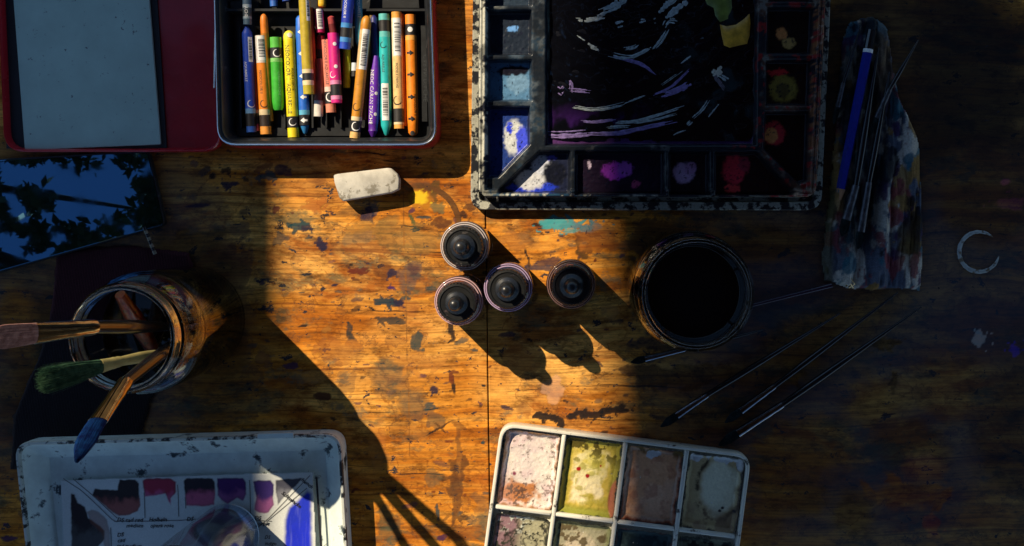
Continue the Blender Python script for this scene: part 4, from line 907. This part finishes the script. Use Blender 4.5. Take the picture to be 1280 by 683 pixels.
onrag('thin dark brush beside the blue pencil, next to the palette', [(1076,32),(1054,104),(1047,134)], .0016, .014, 22)
onrag('black brush with crimped ferrule beside the pencil point', [(1098,60),(1070,232),(1058,275)], .0030, .014, 23)
onrag('second black brush with crimped ferrule over the rag middle', [(1112,90),(1086,228),(1076,290)], .0026, .014, 24)
clip = empty('metal_clip', at(1062,356,.003), 'tiny gold metal clip at the wide hem of the rag', 'clip')
tube('wire', [at(1056,352,.0060), at(1064,349,.0075), at(1068,355,.0065), at(1061,360,.0055)], [.0009]*4, FERR_G, clip, 8)
tube('wire', [at(1058,358,.0060), at(1062,353,.0085), at(1066,360,.0055)], [.0008]*3, FERR_G, clip, 8)

# dried ring of pale paint
RINGM = plain('pale_dry_paint', (.36,.38,.36), .7, var=.4, vscale=240, bmp=.4, dirt=(.14,.10,.06), dirt_scale=160, dirt_lo=.55)
def ring_strip():
    V = []; F = []; n = 44; r = random.Random(3)
    for i in range(n+1):
        a = math.radians(48+(348-48)*i/n); wd = (3.6+1.8*math.sin((i/n)*math.pi))*(.85+.3*r.random())*min(1, .35+8*min(i, n-i)/n)
        for rr, z in ((26+wd/2-1, .0004), (26+wd/4-1, .0012), (26-wd/4-1, .0012), (26-wd/2-1, .0004)):
            V.append(at(1224+rr*math.cos(a), 315-rr*math.sin(a), z))
        if i:
            b = 4*i
            for j in range(3): F.append((b-4+j, b+j, b+j+1, b-3+j))
    return V, F
rv, rf = ring_strip(); rg = mesh('paint_ring', rv, [f[::-1] for f in rf], RINGM, None); tag(rg, 'broken ring of pale dried paint on the dark wood beside the rag', 'paint ring')

# ------------------------------------------------------------------ glossy panel and dark cloth at the left
GP = [(-60,202),(186,188),(207,282),(-40,352)]
GLM, nt, b = new_mat('black_mirror_glass')
n_ = noise(nt, mapping(nt), 30, 4); nt.links.new(ramp(nt, n_, [(.3, (.003,.004,.006)), (.7, (.005,.006,.008))]), b.inputs['Base Color']); b.inputs['Roughness'].default_value = .02; b.inputs['IOR'].default_value = 3.4; b.inputs['Specular Tint'].default_value = (.22,.58,1,1)
n2_ = noise(nt, mapping(nt), 60, 5); rr_ = ramp(nt, n2_, [(.50, .012), (.75, .05)]); nt.links.new(rr_, b.inputs['Roughness'])
gp = empty('glass_panel', ctr(GP), 'glossy black panel mirroring blue sky and trees, below the red lid', 'panel')
loft('frame', GP, 8, [(.6,.0006),(0,.0012),(0,.0052),(.6,.0058)], .006, BLACK_PLASTIC, gp, True, True)
loft('glass', GP, 7, [(2,.0059),(2,.0064),(2.6,.0066)], .006, GLM, gp, True, True, sharp=5)
CL = [(70,314),(150,306),(236,316),(250,350),(230,430),(190,500),(172,560),(150,588),(12,588),(16,520),(50,440),(64,380)]
def cloth_fn(X, Y):
    d = poly_sdf(X, Y, CL); rb = np.sin((X*.98-Y*.15)*1.9)
    Z = .0010+sstep(-1, 5, d)*(.0012+.0003*rb+.0016*fbm(X/30, Y/30, 301))
    C = np.zeros(X.shape+(3,))+np.array((.085,.020,.026)); C = over(C, (.030,.022,.024), sstep(370, 440, Y)); C = C*(.8+.25*rb)[..., None]
    return Z, C
CLM = attr_mat('dark_ribbed_cloth', .95, .4, 800, bmp=.4)
cl = height_grid('cloth', 6, 300, 275, 596, 1.25, cloth_fn, .002, CLM, None, keep=lambda X, Y: poly_sdf(X, Y, CL)+(fbm(X/20, Y/20, 305)-.5)*6)
md = cl.modifiers.new('thick', 'SOLIDIFY'); md.thickness = .0006; md.offset = -1
tag(cl, 'dark maroon ribbed cloth spread under the brush jar', 'cloth')
sp = empty('striped_stick', at(187,300,.005), 'short cream and black striped stick beside the glossy panel', 'stick')
a_, b_ = at(180,284,.0075), at(194,318,.0050)
for i in range(8):
    tube('stripe', [a_.lerp(b_, i/8), a_.lerp(b_, (i+.98)/8)], [.0014, .0014], plain('cream_band', (.30,.26,.18), .6) if i % 2 else BLK_H, sp, 10)

# ------------------------------------------------------------------ tray with the colour test sheet
KQ = [(17,553),(426,542),(440,790),(44,800)]
ZK = .022
KDIRT = plain('white_tray_enamel', (.74,.84,.78), .35, var=.2, vscale=60, bmp=.06, dirt=(.03,.055,.065), dirt_scale=60, dirt_lo=.565)
tr = empty('paint_tray', ctr(KQ), 'chipped white paint tray with a colour test sheet inside', 'tray')
RIMD = plain('stained_rim', (.55,.58,.52), .4, var=.2, vscale=70, bmp=.15, dirt=(.012,.016,.018), dirt_scale=110, dirt_lo=.50)
loft('tray_shell', KQ, 22, [(3,.0006),(1,.002),(0,.012),(0,.0195)], ZK, KDIRT, tr, True, False)
loft('tray_rim', KQ, 22, [(0,.0195),(.2,.0215),(1.0,.0222),(3.0,.0222),(4.4,.0215),(5.2,.019)], ZK, RIMD, tr, False, False)
loft('tray_inside', KQ, 22, [(5.2,.019),(8,.0160),(21,.0095),(25,.0060),(27,.0045)], ZK, KDIRT, tr, False, True)
lip = flat('rim_clip', [(322,543),(366,541.5),(366.5,547.5),(322,549)], .0240, KDIRT, tr, .0018)
SHQ = [(76,600),(392,589),(400,790),(84,800)]
INKD = [  # swatches: polygon, colour top, colour bottom, opacity
 ([(88,616),(93,618),(97,628),(106,634),(110,648),(122,655),(131,664),(131,675),(124,682),(112,700),(90,700),(88,650)], (.018,.006,.010), (.018,.006,.010), .97),
 ([(108,640),(114,637),(124,640),(134,650),(138,666),(138,685),(131,690),(126,668),(112,654)], (.28,.10,.07), (.30,.14,.10), .6),
 ([(150,599),(170,598),(175,604),(174,618),(176,632),(172,640),(160,645),(148,646),(136,638),(124,628),(114,620),(118,610),(132,612),(146,612)], (.016,.006,.010), (.34,.035,.022), .97),
 ([(178,599),(185,597),(215,597),(221,602),(220,616),(213,624),(214,634),(210,628),(206,618),(196,620),(180,622)], (.40,.004,.05), (.66,.02,.20), .95),
 ([(229,601),(234,597),(266,597),(269,602),(269,618),(268,632),(255,634),(232,633),(230,618)], (.014,.006,.020), (.62,.05,.18), .97),
 ([(271,597),(304,597),(308,603),(308,618),(304,628),(296,624),(284,632),(276,626),(271,620)], (.075,.004,.15), (.28,.012,.24), .97),
 ([(316,602),(322,600),(339,600),(343,606),(342,622),(343,632),(336,642),(324,643),(317,638),(319,622)], (.035,.008,.17), (.34,.03,.26), .97),
 ([(344,599),(379,597),(372,606),(360,618),(347,632),(344,616)], (.018,.018,.05), (.10,.10,.14), .92),
 ([(384,612),(391,616),(391,640),(392,700),(356,700),(354,680),(355,650),(360,634),(370,626)], (.004,.022,.50), (.004,.02,.60), .99),
]
def sheet_fn(X, Y):
    d0 = poly_sdf(X, Y, SHQ)
    Z = .0066+.0014*fbm(X/60, Y/60, 401)+.0016*sstep(24, 0, d0)
    C = np.zeros(X.shape+(3,))+np.array((.70,.74,.71))
    C = C*(.92+.12*fbm(X/30, Y/30, 403))[..., None]
    n = (fbm(X/6, Y/6, 405)-.5)*4; n2 = fbm(X/10, Y/14, 409)
    for P, ct, cb, op in INKD:
        d = poly_sdf(X, Y, P)+n*.5; a = sstep(-.3, 1.6, d)
        y0 = min(p[1] for p in P); y1 = max(p[1] for p in P); t = sstep(.38, .68, (Y-y0)/(y1-y0)+(n2-.5)*.5)
        cc = np.array(ct)*(1-t[..., None])+np.array(cb)*t[..., None]
        if op > .98: a = sstep(-1.5, 4.5, d)*np.clip(.84+.32*fbm(X/4, Y/45, 411), 0, 1)
        al = a*op*(1-.10*t*(op < .98))
        edge = np.exp(-((d-1.8)/1.2)**2)*.35
        cc = cc*(1-edge)[..., None]
        C = C*(1-al[..., None])+cc*al[..., None]
    return Z, C
SHM = attr_mat('test_sheet_paper', .75, .15, 900, bmp=.2)
ts = height_grid('test_sheet', 74, 586, 404, 760, 1.0, sheet_fn, .008, SHM, None, keep=lambda X, Y: poly_sdf(X, Y, SHQ))
md = ts.modifiers.new('thick', 'SOLIDIFY'); md.thickness = .0004; md.offset = -1
tag(ts, 'white paper sheet with watercolour swatches and handwritten pigment notes', 'paper')
PENCIL = plain('grey_pencil_line', (.16,.17,.17), .7, bmp=0); PENM = plain('black_pen', (.012,.012,.016), .5, bmp=0)
def zsheet(x, y):
    X = np.array([[float(x)]]); Y = np.array([[float(y)]]); return float(sheet_fn(X, Y)[0][0, 0])+.00022
def line(pts, w, m, nm='drawn_line'):
    V = []; F = []; pp = []
    for (a, b), (c, d) in zip(pts, pts[1:]):
        k = max(2, int(math.hypot(c-a, d-b)/4)); pp += [(a+(c-a)*i/k, b+(d-b)*i/k) for i in range(k)]
    pp.append(pts[-1])
    for i, (x, y) in enumerate(pp):
        x2, y2 = pp[min(i+1, len(pp)-1)]; x1, y1 = pp[max(i-1, 0)]; l = math.hypot(x2-x1, y2-y1) or 1; nx_, ny_ = -(y2-y1)/l*w/2, (x2-x1)/l*w/2
        for s_ in (1, -1): V.append(Vector((*at(x+s_*nx_, y+s_*ny_, .008).xy, zsheet(x, y))))
        if i: b = 2*i; F.append((b-2, b-1, b+1, b))
    o = mesh(nm, V, F, m, ts, False); return o
for pts in ([(80,598),(100,612),(140,650),(146,653)], [(92,598),(118,622),(146,648)], [(142,652),(180,652),(224,651),(262,648)], [(222,606),(223,646)], [(180,616),(181,648)], [(231,622),(232,636)], [(312,600),(313,650)], [(388,594),(336,648),(322,660)], [(384,610),(334,652)], [(138,660),(139,690)], [(302,650),(340,652)]):
    line(pts, 1.0, PENCIL)
line([(396,596),(399,640),(403,700)], 2.6, PENM, 'dark_slit')  # dark slit between sheet and tray wall painted as a line
def write(s, x, y, size, rot=0.0, sh_=.25):
    v, f = text_geo(s, size, sh_); ca_, sa_ = math.cos(rot), math.sin(rot); r = random.Random(len(s)+int(x))
    V = []
    for a, b in v:
        b = b+.35*math.sin(a*.7+x); px_, py_ = x+a*ca_+b*sa_, y-(b*ca_-a*sa_)
        V.append(Vector((*at(px_, py_, .008).xy, zsheet(px_, py_)+.0001)))
    mesh('handwriting', V, f, PENM, ts, False)
write('DS cad red', 162, 650.5, 7.2); write('medium', 168, 657.5, 6.6); write('Holbein', 197, 650, 7.0); write('opera rose', 202, 657.5, 6.6); write('DS', 237, 649.5, 7.2)
write('DS', 150, 669, 7); write('cad', 151, 676, 7); write('red medium', 161, 683, 6.4); write('DS', 322, 648, 6.6); write('purple', 328, 655, 6.6); write('DS', 334, 672, 6); write('indigo', 338, 680, 6)
write('Schmincke', 364, 625, 7.0, math.radians(38)); write('french', 384, 604, 6.8, math.radians(36))

# clear tumbler standing on the sheet
PLASTIC = glass('clear_plastic', (.90,.93,.95), .10, 1.30)
ct = at(286, 668, .008); tz = .0092
tum = empty('clear_tumbler', (ct.x, ct.y, tz), 'clear plastic tumbler standing on the colour test sheet', 'tumbler')
lathe('cup_wall', [(.012,.0),(.0225,0),(.0235,.002),(.0252,.06),(.0262,.112),(.0270,.1135),(.0270,.1155),(.0258,.1160),(.0253,.1145),(.0240,.06),(.0224,.003),(.012,.0022)], (ct.x, ct.y, tz), PLASTIC, tum, 72, sharp=70)
lathe('blue_water', [(.001,.0026),(.0218,.0030),(.0226,.024),(.0005,.0245)], (ct.x, ct.y, tz), glass('pale_blue_water', (.55,.70,.88), 0, 1.33), tum, 48)

# ------------------------------------------------------------------ watercolour pan palette
WQ = [(626,529),(940,569),(911,790),(596,751)]
ZW = .0135
pp = empty('pan_palette', ctr(WQ), 'cream enamelled watercolour box with square paint-crusted pans', 'palette')
ENAM = plain('cream_enamel', (.68,.66,.56), .3, var=.1, vscale=80, bmp=.06, dirt=(.06,.05,.04), dirt_scale=110, dirt_lo=.60)
loft('box_shell', WQ, 21, [(1.5,.0006),(0,.002),(0,.0118),(.5,.0130),(1.6,.0136),(3.6,.0136),(4.4,.0128),(5,.0060)], ZW, ENAM, pp, True, True)
def bil(u, v):
    (ax, ay), (bx, by), (cx, cyy), (dx, dy) = WQ
    return ((ax*(1-u)+bx*u)*(1-v)+(dx*(1-u)+cx*u)*v, (ay*(1-u)+by*u)*(1-v)+(dy*(1-u)+cyy*u)*v)
US = [0.016, .255, .500, .745, .984]; VS = [.022, .478, .95]
def bar(u0, v0, u1, v1, w):
    a, b = bil(u0, v0), bil(u1, v1); l = math.hypot(b[0]-a[0], b[1]-a[1]); nx_, ny_ = -(b[1]-a[1])/l*w/2, (b[0]-a[0])/l*w/2
    Q = [(a[0]+nx_, a[1]+ny_), (b[0]+nx_, b[1]+ny_), (b[0]-nx_, b[1]-ny_), (a[0]-nx_, a[1]-ny_)]
    loft('divider', Q, 1, [(-.6,.0060),(0,.0118),(.5,.0126),(1.3,.0130)], ZW, ENAM, pp, False, True, n=1)
for u in US[1:4]: bar(u, .020, u, .97, 5.2)
for a, b in zip(US, US[1:]): bar(a+.008, .470, b-.008, .470, 5.0)
PM = attr_mat('dried_watercolour', .45, .22, 700, bmp=.35, coat=.08)
def pan(i, j, fn, seed, label):
    u0, u1, v0, v1 = US[i]+.0085, US[i+1]-.0085, VS[j]+.004+(.012 if j else 0), VS[j+1]-.02
    P = [bil(u0, v0), bil(u1, v0), bil(u1, v1), bil(u0, v1)]
    xs = [p[0] for p in P]; ys = [p[1] for p in P]
    def f(X, Y):
        d = poly_sdf(X, Y, P)
        ca_, sa_ = math.cos(.126), math.sin(.126)
        U = ((X-P[0][0])*ca_+(Y-P[0][1])*sa_)/77; V = (-(X-P[0][0])*sa_+(Y-P[0][1])*ca_)/100
        n = fbm(X/9, Y/9, seed, 5); n2 = fbm(X/22, Y/22, seed+50, 4); n3 = fbm(X/3, Y/3, seed+90, 3)
        C = fn(X, Y, U, V, d+(n-.5)*9, n, n2, n3)
        Z = .0064+.0042*sstep(7, 0, d+(n-.5)*3)+(n-.5)*.0011+(n3-.5)*.0004
        return Z, C
    o = height_grid('paint_pan', min(xs)-2, min(ys)-2, max(xs)+2, max(ys)+2, .9, f, .010, PM, pp, keep=lambda X, Y: poly_sdf(X, Y, [(p.x, p.y) for p in outline(P, 9, 0)]))
    o['label'] = label
def base(X, c): return np.zeros(X.shape+(3,))+np.array(c)
def p_white(X, Y, U, V, d, n, n2, n3):
    C = base(X, (.78,.68,.62)); C = over(C, (.70,.52,.54), sstep(.48, .62, n2)*.6); C = over(C, (.82,.76,.66), sstep(.5, .65, fbm(X/14, Y/14, 3))*.7)
    br = np.exp(-((U-.34)/.30)**2-((V-.78)/.16)**2)
    C = over(C, (.50,.20,.07), sstep(.35, .75, br*.9+n-.42)); C = over(C, (.10,.06,.05), sstep(.56, .62, n3*.7+br*.28)*.85)
    C = over(C, (.60,.30,.22), sstep(.35, .05, U)*sstep(.5, .75, V)*.55)
    C = over(C, (.25,.05,.09), sstep(1, .5, np.hypot((U-.22)/.05, (V-.56)/.04)+(n-.5)))
    C = over(C, (.14,.10,.08), sstep(.62, .66, n3*.6+n2*.4+.05*sstep(.6, .8, U))*.7)
    C = over(C, (.34,.16,.05), sstep(4.5, 1.5, d)*.9); C = over(C, (.03,.022,.018), sstep(3, .5, d)*sstep(.75, .95, U+n2*.1))
    return C
def p_yellow(X, Y, U, V, d, n, n2, n3):
    C = base(X, (.62,.46,.08)); C = over(C, (.86,.74,.44), sstep(.42, .6, n2)*sstep(10, 18, d)); C = over(C, (.38,.33,.04), sstep(.52, .64, n)*.7)
    C = over(C, (.26,.24,.03), sstep(13, 6, d)*.85); C = over(C, (.72,.66,.12), np.exp(-((V-.28)/.2)**2-((U-.5)/.25)**2)*.6); C = over(C, (.10,.08,.015), sstep(.55, .62, n+.12*sstep(.3, .05, V)*sstep(.8, .2, U))*sstep(.45, .1, V))
    C = over(C, (.30,.33,.05), sstep(.82, .95, V)*.7)
    for u, v, r in ((.27,.40,.034), (.43,.47,.038), (.62,.33,.02)): C = over(C, (.36,.012,.012), sstep(1.1, .8, np.hypot((U-u)/r, (V-v)/(r*.8))+(n3-.5)*.7))
    C = over(C, (.38,.12,.07), sstep(1.1, .95, np.hypot((U-1.02)/.21, (V-.72)/.30))*.95)
    C = over(C, (.02,.03,.02), sstep(2.5, .5, d))
    return C
def p_rust(X, Y, U, V, d, n, n2, n3):
    C = base(X, (.80,.40,.20)); C = over(C, (.86,.50,.30), sstep(.45, .6, n2)*.8); C = over(C, (.52,.20,.11), sstep(.5, .66, n)*.6); C = over(C, (.48,.34,.25), sstep(9, 5, d)*sstep(2, 5, d)*.7)
    C = over(C, (.20,.035,.015), sstep(6, 2, d)*sstep(.5, .8, np.maximum(U, V))); C = over(C, (.16,.09,.02), sstep(.16, .05, V)*sstep(.45, .6, n+.1*U))
    C = over(C, (.66,.66,.64), sstep(1.05, .9, np.hypot((U-.44)/.11, (V-.10)/.065)+(n-.5)*1.4)); C = over(C, (.03,.02,.015), sstep(3, .5, d)); return C
def p_grey(X, Y, U, V, d, n, n2, n3):
    C = base(X, (.58,.44,.22)); k = np.hypot((U-.55)/.36, (V-.42)/.38)+(n2-.5)*.5
    C = over(C, (.86,.82,.56), sstep(1.0, .7, k)); C = over(C, (.05,.035,.025), np.exp(-((k-1.05)/.10)**2)*sstep(.42, .55, n)*.95); C = over(C, (.34,.22,.13), sstep(.55, .9, V)*sstep(.4, .6, n)*.8)
    C = over(C, (.70,.70,.67), sstep(.54, .58, n2*.3+n*.4+.30*sstep(.20, .02, V-.20*sstep(.75, .95, U)))*sstep(.34, .1, V)); C = over(C, (.10,.04,.02), sstep(8, 3, d)*sstep(.8, 1, U)); C = over(C, (.04,.03,.02), sstep(3, .5, d))
    for u, v in ((.62,.70), (.66,.66), (.85,.68)): C = over(C, (.04,.03,.03), sstep(1.1, .7, np.hypot((U-u)/.03, (V-v)/.02)))
    return C
def p_mauve(X, Y, U, V, d, n, n2, n3):
    C = base(X, (.40,.38,.24)); C = over(C, (.16,.09,.10), sstep(.55, .3, U)*.95); C = over(C, (.30,.18,.20), sstep(.5, .6, n2)*sstep(.55, .35, U)); C = over(C, (.62,.66,.56), sstep(.50, .54, n)*sstep(.34, .22, V+.1*n2)*sstep(.75, .55, U))
    C = over(C, (.05,.05,.035), sstep(.55, .6, n3*.6+n*.4)); C = over(C, (.02,.018,.015), np.exp(-((n2-.5)/.025)**2)*.8); C = over(C, (.03,.03,.02), sstep(6, 1, d)); return C
def p_sand(X, Y, U, V, d, n, n2, n3):
    C = base(X, (.36,.34,.22)); C = over(C, (.62,.52,.36), sstep(1, .6, np.hypot((U-.45)/.32, (V-.5)/.4)+(n2-.5))); C = over(C, (.10,.07,.03), sstep(.53, .6, n)*.9); C = over(C, (.22,.24,.10), sstep(10, 4, d)*.8); C = over(C, (.03,.03,.02), sstep(3, .5, d)); return C
def p_teal(X, Y, U, V, d, n, n2, n3):
    C = base(X, (.018,.035,.040)); C = over(C, (.05,.09,.09), sstep(.5, .65, n)*.8); C = over(C, (.14,.05,.03), sstep(4, 1.5, d)*.6); return C
def p_moss(X, Y, U, V, d, n, n2, n3):
    C = base(X, (.10,.11,.07)); C = over(C, (.20,.20,.13), sstep(.48, .62, n2)); C = over(C, (.02,.02,.018), sstep(.52, .6, n)); return C
pan(0, 0, p_white, 501, 'pan of whitish pink paint with brown specks'); pan(1, 0, p_yellow, 502, 'pan of yellow paint with red flecks'); pan(2, 0, p_rust, 503, 'pan of rust pink paint'); pan(3, 0, p_grey, 504, 'pan of grey-green paint with bare chipped corner')
pan(0, 1, p_mauve, 505, 'pan of cracked mauve and green paint'); pan(1, 1, p_sand, 506, 'pan of sandy olive paint'); pan(2, 1, p_teal, 507, 'pan of very dark teal paint'); pan(3, 1, p_moss, 508, 'pan of dark moss paint')

# ------------------------------------------------------------------ tree over the table: seen as a mirror image in the glossy panel
LEAF = plain('leaf_green', (.05,.085,.03), .6, var=.4, vscale=20, bmp=0); BARK = plain('bark', (.07,.05,.035), .9, var=.4, vscale=30)
GAPS = [(118,242,44,30),(88,262,26,18),(40,214,22,12),(20,262,16,9),(14,300,26,9),(74,300,10,7),(8,232,10,8),(140,236,24,24),(60,236,16,9)]
def mirror(px_, py_, z):
    T_ = at(px_, py_, .006); C_ = camo.location; k = z/H
    return Vector((T_.x+(T_.x-C_.x)*k, T_.y+(T_.y-C_.y)*k, z))
tree = empty('tree', (-4.6, .6, -.74), 'leafy tree reaching over the table, mirrored in the glossy panel', 'tree')
tube('trunk', [(-4.6,.6,-.74),(-4.5,.55,1.0),(-4.3,.5,2.6),(-3.9,.4,3.6)], [.20,.16,.13,.09], BARK, tree, 14)
for e in ((-1.2,.9,4.6),(-1.0,-.7,4.4),(-2.2,.1,4.9),(-2.9,1.2,4.4),(-2.8,-.9,4.6)):
    s0 = Vector((-3.95,.42,3.5)); e = Vector(e); tube('limb', [s0, s0.lerp(e, .5)+Vector((0,0,.15)), e], [.06,.03,.008], BARK, tree, 8)
r = random.Random(8); V = []; F = []
nl = 0; tries = 0
def ingap(x, y): return any(((x-a)/c)**2+((y-b)/d)**2 < 1 for a, b, c, d in GAPS)
clumps = []
while len(clumps) < 420 and tries < 9000:
    tries += 1; x, y = r.uniform(-180, 420), r.uniform(40, 520)
    if ingap(x, y): continue
    clumps.append((x, y, r.uniform(3.6, 5.0), r.uniform(5, 12)))
for (x, y, z, w) in clumps:
    for _ in range(46):
        a, b = x+r.gauss(0, w), y+r.gauss(0, w)
        if ingap(a, b) and r.random() < .93: continue
        p = mirror(a, b, z+r.uniform(-.15, .15)); l = r.uniform(.022, .042)
        d = Vector((r.gauss(0,1), r.gauss(0,1), r.gauss(0,.5))).normalized(); s_ = d.cross(Vector((r.gauss(0,.4), r.gauss(0,.4), 1))).normalized()
        k = len(V); V += [p-d*l, p+s_*l*.45, p+d*l, p-s_*l*.45]; F.append((k, k+1, k+2, k+3))
cr = mesh('crown', V, F, LEAF, tree, False)
